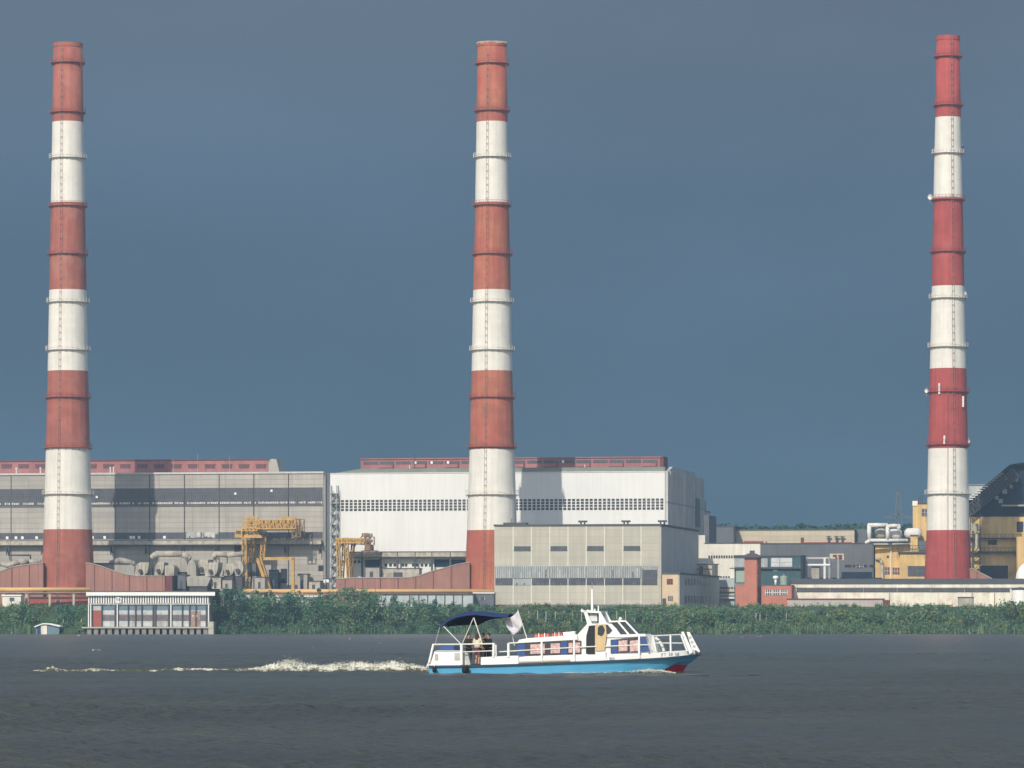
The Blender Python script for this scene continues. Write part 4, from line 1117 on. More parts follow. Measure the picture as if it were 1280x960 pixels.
# far tan building and its shaded left part
r,f,xl,zt = block('storage_hall','long tan hall low on the skyline behind the grey roofs','hall',916,1068,662.5,1420,'tan_wall',30,'roof_felt',R(8),'rust_dark')
MB().box(.22,3.8,3,28,0,f.z(661,1070)).build('end_bay','dark_sheet',r)
for a,b,t,bt in ((937,939,680,693),(957,959,677,681),(1001,1005,672,680)): win(r,f,a,b,t,bt,'rust_dark',nm='door')
MB().box(f.x(930),f.x(954),-.6,-.02,f.z(678.5,940),f.z(676.5,940)).build('red_pipe','red_steel',r)
MB().box(f.x(1003),f.x(1065),-.6,-.02,f.z(680,1040),f.z(677.6,1040)).build('red_pipe','red_steel',r)
for px in (1036,1046,1053):
    x = f.x(px); MB().bar((x,-1,0),(x,-1,f.z(670,px)),.5).box(x-.8,x+.8,-1.3,-.7,f.z(671.5,px),f.z(670.6,px)).build('vent_stack','dark_steel',r)
r,f,xl,zt = block('storage_hall','shaded left part of the tan hall on the skyline, coloured dark grey','hall',884,917,658.5,1415,'dark_sheet',30,'roof_felt',R(8))  # side of the tan hall, its shade put into the dark walls
# white block right of the grey block
r,f,xl,zt = block('workshop','white workshop with a row of small windows behind the brick tower','building',881,950.5,679.3,1262,'white_wall',24,'roof_felt',R(10),'dark_sheet',roofz=.2)
MB().box(f.x(872.5),f.x(881.3),-.05,9,-.4,f.z(669,876)).build('stair_tower','white_wall',r)
for k in range(11):
    px = 885.5+3.15*k; win(r,f,px,px+2,694.3,697.8,'glass_open')
for k in range(5):
    px = 897+3.3*k; win(r,f,px,px+2,720.2,722.6,'glass_open')
MB().box(f.x(895),f.x(950),-2.2,-.02,0,f.z(722.5,920)).build('lower_storey','pale_sheet',r)
for k in range(7):
    px = 897+3.4*k; win(r,f,px,px+2.3,734,736,'glass_open',off=-2.2)
for t,bt,m_ in ((738,740,'pipe_orange'),(742,744.5,'frame_lt'),(746,748.5,'white_steel')):
    MB().box(f.x(896),f.x(922),-3.2,-2.3,f.z(bt,910),f.z(t,910)).build('pipe',m_,r)
# long sheet hall; its shade is put into the dark wall colour
r,f,xl,zt = block('rolling_hall','long sheet hall coloured dark for shade between the white workshop and the yellow works','hall',951,1091,679.5,1256,'dark_sheet',24,'roof_felt',R(10),'dark_sheet',roofz=.25)
for px in (1056,1066,1076,1087): win(r,f,px,px+8,706,709,'glass_open')
win(r,f,1052,1090,715,726,'dark_blue',nm='door')
win(r,f,1070,1079,706,710,'glass_dk',2)
# trestle with white beams and pipes in front of the dark hall
f = Frame(1003,1222,R(10)); t = thing('pipe_trestle','open steel trestle with white beams in front of the dark grey hall','trestle',f)
MB().box(f.x(1000),f.x(1044),0,3,f.z(698.6,1010),f.z(696.6,1010)).build('beam','frame_lt',t)
MB().box(f.x(1008),f.x(1038),-.8,3,f.z(707,1010),f.z(705,1010)).build('beam','white_paint',t)
for px in (1008,1031,1037,1048):
    x=f.x(px); MB().box(x-.3,x+.3,-.6,0,-.2,f.z(697,px)).build('post','white_steel' if px == 1031 else 'grey_steel',t)
MB().box(f.x(1014),f.x(1024),.2,3,0,f.z(708,1018)).build('cabinet','duct_grey',t)
mb = MB(); mb.box(f.x(1037),f.x(1055),.3,2,f.z(700,1040),f.z(692,1040),0); mb.box(f.x(1041),f.x(1046),.1,.3,f.z(699,1043),f.z(693.5,1043),1); mb.box(f.x(1048),f.x(1052.5),.1,.3,f.z(699,1048),f.z(693.5,1048),1)
mb.build('gauge_house',['tan_wall','rust_dark'],t)
MB().box(f.x(1000),f.x(1100),4,7,-.2,f.z(722,1040)).build('low_wall','dark_blue',t)
# teal pump house with a glazed upper floor
r,f,xl,zt = block('control_house','teal control house with a pale glazed upper floor behind the brick tower','building',918,1000,695.5,1212,'teal',12,'roof_felt',R(10),'teal',roofz=.4)
for a,b,t,bt,m_ in ((918.5,934,698,709,'glass_lt'),(950.5,959,698,709,'glass_lt'),(964,974,697.5,708.5,'pale_glass'),(975,990,697.5,708.5,'pale_glass')):
    win(r,f,a,b,t,bt,m_ if m_ in M else 'pale_green',2,nm='window')
win(r,f,920,932,711.5,728,'pale_green',nm='panel'); win(r,f,966,972,712,714,'pale_green',nm='panel')
MB().box(xl-1.2,.6,-.9,0,f.z(711,950),f.z(709.8,950)).build('balcony','dark_steel',r)
for px in np.arange(916,1002,6):
    x=f.x(px); MB().bar((x,-.85,f.z(711,px)),(x,-.85,f.z(706.5,px)),.07).build('railing_post','grey_steel',r)
plant('water_tank','small pale upright tank between the teal house and the trestle','tank',974.5,984,719.5,732,1190,'pale_green','tank')
# brick tower with a low pyramid roof
r,f,xl,zt = block('brick_tower','tall red brick tower with a flared grey roof on the bank','tower',930.5,945.5,697,1178,'brick',6.5,None,R(10))
sd_ = f.off(0,952.5)
MB().box(-.01,.2,.12,min(sd_,9),-.4,zt-.04).build('end_wall','brick',r)
MB().box(xl-.01,-.02,6.5,min(sd_,9),-.4,zt).build('rear_wall','brick',r)
D_ = min(sd_,9); zr = f.z(691.5,938)
mb = MB(); x0,x1,y0,y1 = xl-1.0,.9,-.9,D_+.8; cx_,cy_ = (x0+x1)/2,(y0+y1)/2
mb.add([(x0,y0,zt),(x1,y0,zt),(x1,y1,zt),(x0,y1,zt),(cx_-1,cy_-1,zr),(cx_+1,cy_-1,zr),(cx_+1,cy_+1,zr),(cx_-1,cy_+1,zr)],[(0,3,2,1),(4,5,6,7),(0,1,5,4),(1,2,6,5),(2,3,7,6),(3,0,4,7)])
rf = mb.build('roof','roof_felt',r); MB().box(cx_-.6,cx_+.6,cy_-.6,cy_+.6,zr,zr+.8).build('cap','roof_felt',rf)
for py in (708,720,731,743): 
    z_ = f.z(py,946); MB().box(.2,.28,1.2,2.6,z_-.7,z_+.5).build('window','glass_lt',r)
MB().box(f.x(919),xl-.02,.2,6,-.4,f.z(730.5,925)).build('lower_wall','brick',r)
MB().box(f.x(919)-.15,xl-.03,0,6.1,f.z(730.5,925),f.z(729.6,925)).build('lower_roof','pale_green',r)
# brick shop with three pairs of windows
r,f,xl,zt = block('brick_shop','low red brick building with three pairs of white framed windows','building',952,988.5,732,1176,'brick',9,'roof_felt',R(10),'brick',roofz=.2,over=.08)
for a in (956.8,966.5,976): win(r,f,a,a+8,737.2,743.8,'glass_dk',3,'white_paint')
win(r,f,975.5,981.5,760,765,'white_paint',nm='door')
f2 = Frame(969.5,1181,R(10)); v = thing('mushroom_vent','white mushroom shaped roof vent on the low brick building','roof vent',f2)
v.location.z = GZ+zt+.2; hz_ = f2.z(720.5,969.5)-zt-.2
MB().tube((0,0,0),(0,0,hz_-.6),.32,n=10).build('stem','white_paint',v,smooth=True)
MB().lathe([(.3,hz_-.9),(.8,hz_-.5),(.8,hz_-.1),(.5,hz_+.15),(.01,hz_+.2)],14).build('cap','white_paint',v,smooth=True)
# long cream building and the flat grey shed in front of it
r,f,xl,zt = block('long_store','long low cream building with a dark strip of glazing above the bank','building',988.5,1300,730.6,1180,'cream_wall',16,'roof_felt',R(2),None,roofz=.4)
for k,(a,b) in enumerate(((996,1037),(1038,1079),(1080,1121),(1122,1163),(1164,1205),(1206,1262))):
    win(r,f,a,b,735.6,740.3,'glass_dk',16,'frame_dk')
MB().box(xl,0,-.35,0,f.z(734.6,1100),f.z(730.7,1100)).build('fascia','cream_wall',r)
for px in (1112,1215,1243): 
    x=f.x(px); MB().tube((x,-.15,0),(x,-.15,f.z(741,px)),.09,n=6).build('downpipe','rust_steel',r)
MB().prism([(.3,zt+.42),(15.6,zt+1.75),(15.6,zt+.42)],xl+.3,-.3,'x').build('roof_slope','roof_felt',r)
r2,f,xl,zt = block('flat_shed','flat roofed grey shed with a brown roof edge before the cream building','shed',984,1103.5,749.5,1170,'grey_tan',7,'rust_dark',R(6),'rust_dark',roofz=.3)
MB().box(.22,1.7,.2,7,-.3,zt-.1).build('end_bay','rust_dark',r2)
r2,f,xl,zt = block('flat_shed','small grey cabin against the cream building under the crimson chimney','shed',1198,1216,747,1173,'duct_grey',4,'dark_steel',R(4),'dark_steel',roofz=.2)
win(r2,f,1203,1211,749,755,'duct_cream',nm='door')
r2,f,xl,zt = block('flat_shed','tiny rust red hut in the bushes under the crimson chimney','shed',1172,1188,757,1169,'door_red',3,'rust_dark',R(4),roofz=.2)
win(r2,f,1178,1182,759,764,'rust_dark',nm='door')
# round white tank and domed hut at the right edge
f = Frame(1277,1168,0); t = thing('round_tank','round white tank at the right edge of the bank','tank',f)
R_ = f.x(1288)
MB().lathe([(.01,0),(R_,0),(R_,f.z(735.8,1277)-.3),(.01,f.z(735.8,1277)-.3)],32,c=(0,R_,0)).build('shell','white_paint',t,smooth=False)
MB().lathe([(R_+.12,f.z(735.8,1277)-.3),(R_+.12,f.z(735.8,1277)),(R_*.6,f.z(735.0,1277)+.1),(.01,f.z(734.6,1277)+.15)],32,c=(0,R_,0)).build('roof','dark_steel',t)
f = Frame(1284,1196,0); t = thing('domed_hut','white domed hut behind the round tank at the right edge','hut',f)
R_ = f.x(1297); z0 = f.z(724,1284); pr = [(R_,0),(R_,z0)]+[(R_*math.cos(a),z0+(f.z(704,1284)-z0)*math.sin(a)) for a in np.linspace(.15,1.57,8)]
MB().lathe(pr,28,c=(0,R_,0)).build('dome','white_paint',t,smooth=True)
MB().lathe([(R_+.1,z0-.5),(R_+.25,z0-.4),(R_+.25,z0),(R_+.1,z0+.1)],28,c=(0,R_,0)).build('rim','dark_steel',t)
# ---- yellow works
r,f,xl,zt = block('yellow_works','yellow rendered block under white pipe loops left of the crimson chimney','building',1094,1141,679,1246,'yellow_wall',14,None,R(6))
MB().box(xl-.9,.4,-1.2,3,zt-.45,zt).build('roof_slab','frame_lt',r); MB().box(xl-.6,.3,2.9,14.3,zt-.02,zt+.15).build('roof','roof_felt',r)
win(r,f,1108.5,1111,694.5,697.5,'glass_open'); win(r,f,1121,1123,684,686.5,'rust_steel',nm='vent')
win(r,f,1103,1112,709,718,'rust_dark',3,nm='window'); win(r,f,1115.5,1124.5,709.5,718,'rust_dark',3,nm='window')
x=f.x(1113.8); MB().tube((x,-.3,0),(x,-.3,zt-.5),.16,n=8).build('downpipe','white_paint',r)
x=f.x(1101); MB().path([(x-1.5,-.6,f.z(698,1098)),(x,-.8,f.z(700,1101)),(x+.4,-.8,f.z(706,1101)),(x+.4,-.8,0)],.45,8).build('vent_pipe','duct_cream',r,smooth=True)
duct_run('white rectangular loop of pipe on the roof of the yellow block', [(1086.5,675,1244),(1086.5,656.5,1244),(1108,656.5,1244)], .62,'white_steel',False,'pipe','pipe_loop')
duct_run('smaller white pipe loop beside the roof tank', [(1109.5,675,1243),(1109.5,659,1243),(1113,657.3,1243),(1123.5,657.3,1243),(1123.5,662,1243)], .55,'white_steel',False,'pipe','pipe_loop')
duct_run('white header pipe along the roof edge of the yellow block', [(1083,678,1242.5),(1088,675.5,1243),(1133,675.5,1243)], .5,'white_steel',False,'pipe','pipe_loop')
def tank(label,px0,px1,yt,yb,d,m_):
    c0 = at(px0,(yt+yb)/2,d); c1 = at(px1,(yt+yb)/2,d); r_ = (yb-yt)/2*d/FPX
    t = thing('roof_tank',label,'tank',loc=(c0.x,d,zt+GZ+.1)); L = c1.x-c0.x; z_ = c0.z-(zt+GZ+.1)
    mb = MB(); prof_ = [(.01,0),(r_*.6,.25),(r_*.92,.8),(r_,1.3),(r_,L-1.3),(r_*.92,L-.8),(r_*.6,L-.25),(.01,L)]
    mb.lathe(prof_,22); o = mb.build('shell',m_,t,smooth=True); o.rotation_euler = (0,R(90),0); o.location = (0,0,z_)
    for q in (.25,.75): MB().box(L*q-.3,L*q+.3,-r_*.7,r_*.7,0,z_-r_*.6).build('saddle','dark_steel',t)
tank('stained horizontal tank inside the white pipe loop',1093,1109,660.5,674.5,1248,'duct_cream')
tank('clean white horizontal tank right of the stained one',1109.5,1128,661,675,1247,'white_steel')
tank('third white horizontal tank half hidden by the yellow tower',1130,1152,660,674,1250,'white_steel')
r,f,xl,zt2 = block('yellow_tower','narrow yellow tower left of the crimson chimney','tower',1141,1176,630,1252,'yellow_wall',10,'rust_dark',R(6),roofz=.3)
MB().box(xl-.1,f.x(1147),-.25,2,zt2-.5,zt2+.9).build('turret','cream_wall',r)
win(r,f,1152,1160,636,645,'glass_dk',2)
for px in (1148,1150.5,1153): 
    x=f.x(px); MB().tube((x,2,zt2),(x,2,f.z(617+ (px%3)*2,px)),.08,n=5).build('aerial','dark_steel',r)
r,f,xl,zt3 = block('yellow_annex','low yellow annex with a wide dark window at the foot of the crimson chimney','building',1125,1175,691.5,1236,'yellow_wall',9,'dark_steel',R(6),roofz=.45,over=.6)
win(r,f,1135,1158,707.5,720.5,'glass_dk',4,'frame_dk')
mb = MB()
for px in np.arange(1136,1162,4.5): x=f.x(px); mb.bar((x,-.3,zt3+.4),(x,-.3,f.z(682,px)),.12)
mb.bar((f.x(1136),-.3,f.z(682,1140)),(f.x(1161),-.3,f.z(682,1140)),.12); mb.bar((f.x(1136),-.3,f.z(686,1140)),(f.x(1161),-.3,f.z(686,1140)),.1)
mb.build('railing','dark_steel',r)
MB().box(f.x(1148),f.x(1160),1.5,4,zt3+.4,f.z(676,1154)).build('roof_unit','dark_sheet',r)
MB().box(f.x(1138),f.x(1147),1.2,4,zt3+.4,f.z(670,1142)).build('roof_duct','yellow_wall',r)
MB().box(f.x(1137.5),f.x(1148),1.0,4.2,f.z(670,1142),f.z(668.5,1142)).build('roof_lid','dark_steel',r)
# right of the chimney
r,f,xl,zt = block('yellow_mill','big yellow mill building right of the crimson chimney under the dark conveyor','building',1200,1330,645.5,1254,'yellow_wall',22,'dark_blue',R(6),roofz=.5)
win(r,f,1271,1279,652,665,'glass_open'); win(r,f,1235,1246,675,681,'glass_open'); win(r,f,1225.5,1260,707,724,'glass_open',nm='gate'); win(r,f,1300,1308,652,665,'glass_open')
for py,h in ((672.3,1.0),(689.2,2.2)):
    MB().box(xl,1,-1.7,-.02,f.z(py+h,1240),f.z(py,1240)).build('gallery','dark_steel',r)
    mb = MB()
    for px in np.arange(1206,1300,5): x=f.x(px); mb.bar((x,-1.6,f.z(py,px)),(x,-1.6,f.z(py-4.5,px)),.1)
    mb.bar((f.x(1206),-1.6,f.z(py-4.5,1206)),(f.x(1300),-1.6,f.z(py-4.5,1300)),.1); mb.build('railing','dark_steel',r)
MB().box(f.x(1270),f.x(1330),-3.5,-.03,-.2,f.z(671,1275)).build('bay','yellow_wall',r)
st = MB()
for px in (1213,1225):
    for o in (-3.4,-2.0): st.bar((f.x(px),o,0),(f.x(px),o,f.z(641,px)),.28)
for k in range(9):
    z0 = k*2.5; st.box(f.x(1213),f.x(1225),-3.4,-2.0,z0+2.4,z0+2.5); st.bar((f.x(1213),-3.4,z0),(f.x(1225),-3.4,z0+2.5),.18)
    st.bar((f.x(1213),-3.45,z0+3.4),(f.x(1225),-3.45,z0+3.4),.1)
st.build('escape_stair','dark_steel',r)
MB().tube((f.x(1219),-4.2,f.z(664,1219)),(f.x(1219),-4.2,f.z(655,1219)),1.1,.9,12).build('cyclone','duct_grey',r)
MB().tube((f.x(1221),-4.2,f.z(686,1219)),(f.x(1221),-4.2,f.z(668,1219)),.5,.5,10).build('drop_pipe','duct_cream',r)
# dark conveyor house with the inclined gallery
f = Frame(1212,1256,R(6)); cv = thing('conveyor_house','dark blue inclined conveyor house rising to the right edge','conveyor',f)
Z = lambda py: f.z(py,1240); X = f.x
MB().prism([(X(1209),Z(645)),(X(1209),Z(628)),(X(1228),Z(613)),(X(1262),Z(583.5)),(X(1275),Z(580)),(X(1330),Z(579)),(X(1330),Z(645))],2,20).build('wall','dark_blue',cv)
MB().prism([(X(1207),Z(626)),(X(1228),Z(609.5)),(X(1262),Z(581)),(X(1276),Z(578.3)),(X(1330),Z(577)),(X(1330),Z(579.2)),(X(1276),Z(580.5)),(X(1263),Z(583.5)),(X(1228),Z(613)),(X(1207),Z(630))],-.2,21).build('roof','dark_blue',cv)
tr_ = MB(); tr_.truss((X(1208),-.6,Z(641)),(X(1270),-.6,Z(591)),2.2,2.8,18,.3); tr_.build('truss','dark_steel',cv)
for k in range(13):
    px = 1209+3.2*k; py = 624-3.2*k*.83
    MB().box(X(px),X(px+7),-.9,-.3,Z(py+.8),Z(py-.6)).build('light_slat','white_steel' if k < 7 else 'grey_steel',cv)
for px,py,s in ((1256,614,.7),(1246,622,.5),(1251,626,.6),(1264,608,.5),(1258,598,.4),(1271,600,.45)):
    MB().box(X(px)-s,X(px)+s,1.6,2.05,Z(py)-s,Z(py)+s).build('window','glass_lt',cv)
MB().box(X(1252),X(1330),-.5,2.1,Z(633),Z(631)).build('ledge','duct_grey',cv)
f = Frame(1209,1300,R(6)); pb = thing('flat_roof_house','pale flat topped house peeping out behind the dark conveyor','building',f)
MB().box(f.x(1195),f.x(1236),0,10,0,f.z(606.5,1220)).build('wall','pale_sheet',pb); MB().box(f.x(1194),f.x(1237),-.3,10.3,f.z(606.5,1220),f.z(605.3,1220)).build('roof','grey_steel',pb)
# power pylons beyond the works
def pylon(label,px,yt,d,H_w):
    b = at(px,yt,d); h = b.z-GZ; t = thing('power_pylon',label,'pylon',loc=(b.x,d,GZ))
    m_ = MB()
    for sx_,sy_ in ((-1,-1),(1,-1),(1,1),(-1,1)): m_.bar((sx_*3.2,sy_*3.2,0),(sx_*.5,sy_*.5,h),.30)
    n_ = 9
    for k in range(n_):
        a,b_ = k/n_,(k+1)/n_; wa,wb = 3.2-2.7*a,3.2-2.7*b_
        for s in (-1,1): m_.bar((-wa,s*wa,h*a),(wb,s*wb,h*b_),.24); m_.bar((wa,s*wa,h*a),(-wb,s*wb,h*b_),.24)
    m_.build('mast','pylon_steel',t)
    for q,w_ in ((.78,H_w),):
        a = MB(); a.bar((-w_,0,h*q),(0,0,h*q+1.6),.35); a.bar((w_,0,h*q),(0,0,h*q+1.6),.35); a.bar((-w_,0,h*q),(w_,0,h*q),.4)
        for s in (-1,1): a.bar((s*w_*.9,0,h*q),(s*w_*.9,0,h*q-1.6),.25)
        a.build('cross_arm','pylon_steel',t)
M['pylon_steel'] = mat('weathered_pylon_steel', (.10,.12,.14), .7, .1, 1)
pylon('thin lattice power pylon on the skyline above the white roof pipes',1122.5,614,1600,5.2)
# trees on the yard among the right works are part of the bank thicket
# ================================================================= PASSENGER BOAT
M['hull_blue'] = mat('hull_blue_paint', (.095,.36,.575), .35, .05, .4, .06, spec=.5, dirt=((.16,.34,.42),.22,.6))
M['hull_red']  = mat('boot_red_paint', (.34,.025,.045), .45, .12, .8)
M['boat_white']= mat('boat_white_paint', (.80,.80,.77), .4, .03, .6, .05, spec=.45, dirt=((.60,.56,.48),.2,.9))
M['boat_grey'] = mat('pale_pinkish_grey_paint', (.66,.62,.60), .5, .05, .6)
M['deck_grey'] = mat('deck_paint', (.30,.32,.33), .7, .15, .8)
M['rub_dark']  = mat('dark_rubbing_strake', (.025,.045,.08), .6, .2, 1)
M['blue_panel']= mat('royal_blue_panel', (.022,.072,.235), .4, .08, .8, spec=.5)
M['win_dark']  = mat('dark_window', (.03,.03,.05), .2, .2, 1, spec=.6)
M['curtain']   = mat('pink_curtain', (.64,.47,.44), .8, .2, 5, island=.1, dirt=((.42,.22,.22),.46,7))
M['wood_door'] = mat('varnished_door', (.60,.45,.25), .5, .1, 1.5, .12)
M['canvas']    = mat('navy_canvas', (.016,.036,.125), .75, .12, .8)
M['canvas_shade'] = mat('shaded_navy_canvas', (.012,.018,.05), .8, .1, .8)  # darker copy of the canvas, shade under the canopy put into its colour
M['rail']      = mat('rail_paint', (.70,.70,.62), .4, .06, 2)
M['rail_white']= mat('white_rail_paint', (.82,.82,.79), .4, .04, 2)
M['flag_cloth']= mat('pale_lilac_flag', (.58,.56,.60), .8, .12, 2.2, dirt=((.40,.39,.43),.38,1.6))
M['rubber']    = mat('black_rubber', (.012,.012,.013), .8, .2, 2)
M['raft_red']  = mat('orange_red_vinyl', (.62,.13,.10), .6, .12, 2)
M['boat_glass']= mat('tinted_windscreen', (.035,.055,.06), .25, .2, .7, spec=.35)
M['letter']    = mat('grey_lettering', (.22,.24,.30), .6, .1, 2)
M['pale_board']= mat('pale_board', (.55,.60,.60), .4, .06, 1)

BF = Frame(535, 255.4, R(8), 0.0)
boat = thing('passenger_boat', 'white and blue river passenger boat with a wheelhouse and a navy stern canopy, heading right', 'boat', BF)
HW = 1.75; SO = -1.5                      # half beam; plane of the cabin side
bx = lambda px, o=SO: BF.x(px, o)
bz = lambda py, px, o=SO: BF.z(py, px, o)
# hull: stations read off the sheer line
ST = [(536,832.5,1.62,1.5),(560,832.3,1.7,1.6),(600,831.8,1.75,1.65),(650,830.3,1.78,1.68),(700,828.4,1.78,1.66),(740,826.8,1.76,1.58),(780,825.0,1.68,1.36),(810,823.6,1.52,1.0),(835,822.0,1.27,.62),(852,820.4,.95,.3),(864,819.0,.55,.10),(875.5,817.5,.06,.02)]
rows = []
for px, py, hd, hwl in ST:
    o = -hd; x = bx(px,o); zs = bz(py,px,o)
    t = max(0,(px-800)/75.5)
    xk = bx(px,o)-t**1.6*1.15            # raked stem
    zr = .10 if px < 830 else .10+.42*min(1,(px-830)/20)
    rows.append([(x,-hd,zs),(x-(x-xk)*.35,-(hd*.62+hwl*.38),zs*.62+.04),(x-(x-xk)*.65,-(hd*.3+hwl*.7),max(zr,zs*.3)),(xk,-hwl,-.08),(xk,-hwl*.75,-.4),(xk,0,-.55),
                 (xk,hwl*.75,-.4),(xk,hwl,-.08),(x-(x-xk)*.65,(hd*.3+hwl*.7),max(zr,zs*.3)),(x-(x-xk)*.35,(hd*.62+hwl*.38),zs*.62+.04),(x,hd,zs)])
mb = MB(); N = 11
for r_ in rows: mb.v += r_
for i in range(len(rows)-1):
    for k in range(N-1):
        mb.f.append([i*N+k, (i+1)*N+k, (i+1)*N+k+1, i*N+k+1][::-1]); mb.m.append(1 if (ST[i][0] >= 835 and 2 <= k <= 7) else 0)
mb.f.append(list(range(N))); mb.m.append(0)
hull = mb.build('hull', ['hull_blue','hull_red'], boat, smooth=False)
# deck and dark rubbing strake
mb = MB()
for i in range(len(rows)-1):
    a,b = rows[i],rows[i+1]
    mb.add([(a[0][0],a[0][1]+.02,a[0][2]-.02),(b[0][0],b[0][1]+.02,b[0][2]-.02),(b[-1][0],b[-1][1]-.02,b[-1][2]-.02),(a[-1][0],a[-1][1]-.02,a[-1][2]-.02)],[(0,1,2,3)])
mb.build('deck','deck_grey',boat)
mb = MB()
for s in (0,-1):
    for i in range(len(rows)-1): 
        a = Vector(rows[i][s]); b = Vector(rows[i+1][s]); q = Vector((0,-.03 if s == 0 else .03,-.02)); mb.bar(a+q,b+q,.10,.10)
mb.build('rubbing_strake','rub_dark',boat)
# white bulwark forward, following the hull
mb = MB()
def hb(px): return float(np.interp(px,[s[0] for s in ST],[s[2] for s in ST]))
def sheer(px): return float(np.interp(px,[s[0] for s in ST],[s[1] for s in ST]))
for s in (-1,1):
    pxs = list(range(722,876,7))
    for a,b in zip(pxs,pxs[1:]):
        vs=[]
        for px in (a,b):
            o=-hb(px); x=bx(px,o); z0=bz(sheer(px),px,o)+.03; z1=bz(np.interp(px,[722,745,800,830,875],[826,822.5,819.5,814.5,812]),px,o)
            vs += [(x,s*(hb(px)-.0),z0),(x,s*(hb(px)+.02),z1),(x,s*(hb(px)-.07),z1),(x,s*(hb(px)-.09),z0)]
        f_=[(0,4,5,1),(1,5,6,2),(2,6,7,3)]
        mb.add(vs,[f if s == -1 else f[::-1] for f in f_])
mb.build('bulwark','boat_white',boat)
def sidebox(name,pts,m_,o0,o1,parent=boat,mirror=False):
    P = [(bx(px,o0), bz(py,px,o0)) for px,py in pts]
    mb = MB(); mb.prism(P,o0,o1)
    if mirror: mb.prism(P,-o0,-o1)
    return mb.build(name,m_,parent)
# stern locker and side lockers
lk = sidebox('stern_locker',[(537.5,832),(543,814.3),(578.5,814.3),(578.5,831.8)],'boat_white',-1.6,1.6)
for a,b,t,bt in ((543.5,547.5,817.5,825),(568,576.5,816,825)):
    sidebox('vent',[(a,bt),(a,t),(b,t),(b,bt)],'frame_lt',-1.64,-1.58,lk)
sidebox('transom_step',[(532.5,833),(535,828),(540,826),(541,833)],'boat_grey',-1.5,1.5)
sidebox('engine_cover',[(578.6,831),(578.6,815),(585,817),(588,831)],'frame_lt',-1.35,-.6)
sidebox('side_locker',[(601,831),(601,821.5),(635,819.8),(648,819.6),(648,830)],'boat_white',-1.62,-1.1)
sidebox('side_locker',[(601,831),(601,821.5),(635,819.8),(648,819.6),(648,830)],'boat_white',1.1,1.62)
sidebox('seat_back',[(548,817),(549,808),(576,806.5),(576,817)],'blue_panel',.9,1.1)
# cabin
cab = sidebox('cabin',[(648,830),(648,802),(721.5,797.5),(721.5,827)],'boat_white',-1.5,1.5)
sidebox('cabin_sill',[(650,829.5),(655,820.4),(735,817.4),(735,819.4),(735,826)],'boat_white',-1.56,1.56)
sidebox('side_step',[(648,828.4),(648,826.6),(712,824.2),(712,826)],'tan_wall',-1.72,-1.55)
rf = sidebox('cabin_roof',[(646,804),(649,799.6),(660,797.6),(700,795),(721,792.8),(722,799.5),(690,801.3)],'boat_white',-1.66,1.66)
def strip(pts,m_,nm,o,parent): return sidebox(nm,pts,m_,o,o+.06,parent)
wt = lambda px: np.interp(px,[646,732],[803.8,800.6]); wb = lambda px: np.interp(px,[646,732],[820,817.6])
strip([(646.5,wb(646)),(646.5,wt(646)),(656.5,wt(657)),(656.5,wb(657))],'blue_panel','side_panel',-1.585,cab)
for (a,b,cu) in ((656.8,683.5,[(662.5,681.5)]),(683.8,701,[(687.8,700.5)]),(709.5,726.5,[(710.2,716.3),(717.6,725.6)])):
    w_ = strip([(a,wb(a)),(a,wt(a)),(b,wt(b)),(b,wb(b))],'win_dark','window',-1.585,cab)
    for c,d in cu: strip([(c+.5,wb(c)-2.2),(c+.5,wt(c)+2.2),(d-.5,wt(d)+2.2),(d-.5,wb(d)-2.2)],'curtain','curtain',-1.61,w_)
strip([(701.2,wb(701)),(701.2,wt(701)),(709.2,wt(709)),(709.2,wb(709))],'blue_panel','side_panel',-1.585,cab)
# wheelhouse
wh_ = sidebox('wheelhouse',[(720.5,827),(720.5,794.5),(731.5,782.5),(734,779.5),(764,779.5),(770.5,786),(776,794),(776,825)],'boat_white',-1.515,1.515)
strip([(732.4,817.5),(732.8,795),(736.2,782.2),(744.6,781.4),(744.2,817.5)],'glass_open','doorway',-1.57,wh_)
dr = strip([(745.6,813.5),(745.6,780.6),(757,780),(757.8,786),(758.2,794),(755.5,813.5)],'wood_door','door',-1.66,wh_)
strip([(747,793),(747.3,784.5),(749.5,781.8),(753.5,781.6),(756,787),(754.5,792.5),(751.5,795.2)],'boat_glass','pane',-1.69,dr)
strip([(757.2,791.5),(757,780.8),(759.5,780.8),(765,787.5),(761,792)],'win_dark','window',-1.58,wh_)
strip([(743.8,818),(743.8,780.4),(745.5,780.4),(745.5,818)],'wood_door','door_frame',-1.6,wh_)
sidebox('door_step',[(744.5,825),(744.5,815),(757,814.2),(757,825)],'boat_white',-1.68,-1.57)
ar = MB()     # radar arch of two raked side frames with a pale board
for s in (-1.5,1.2):
    ar.prism([(bx(p),bz(y,p)) for p,y in ((734,780),(730,766),(725.5,763.8),(726.5,761.8),(733,763.4),(740,780))],s,s+.3)
    ar.prism([(bx(p),bz(y,p)) for p,y in ((748.5,780),(748.8,766.5),(747.8,764.6),(750.5,764.2),(757.5,777),(760,780.2))],s,s+.3)
ar.prism([(bx(p),bz(y,p)) for p,y in ((729,765.3),(729,763),(750,764.3),(750,766.6))],-1.5,1.5)
arch = ar.build('radar_arch','boat_white',boat)
strip([(736.8,777.4),(735,767),(748,766.6),(749,777.4)],'dark_steel','board_frame',-1.2,arch)
strip([(738,776.6),(736.4,768),(746.3,767.9),(746.6,776.6)],'pale_board','board',-1.235,arch)
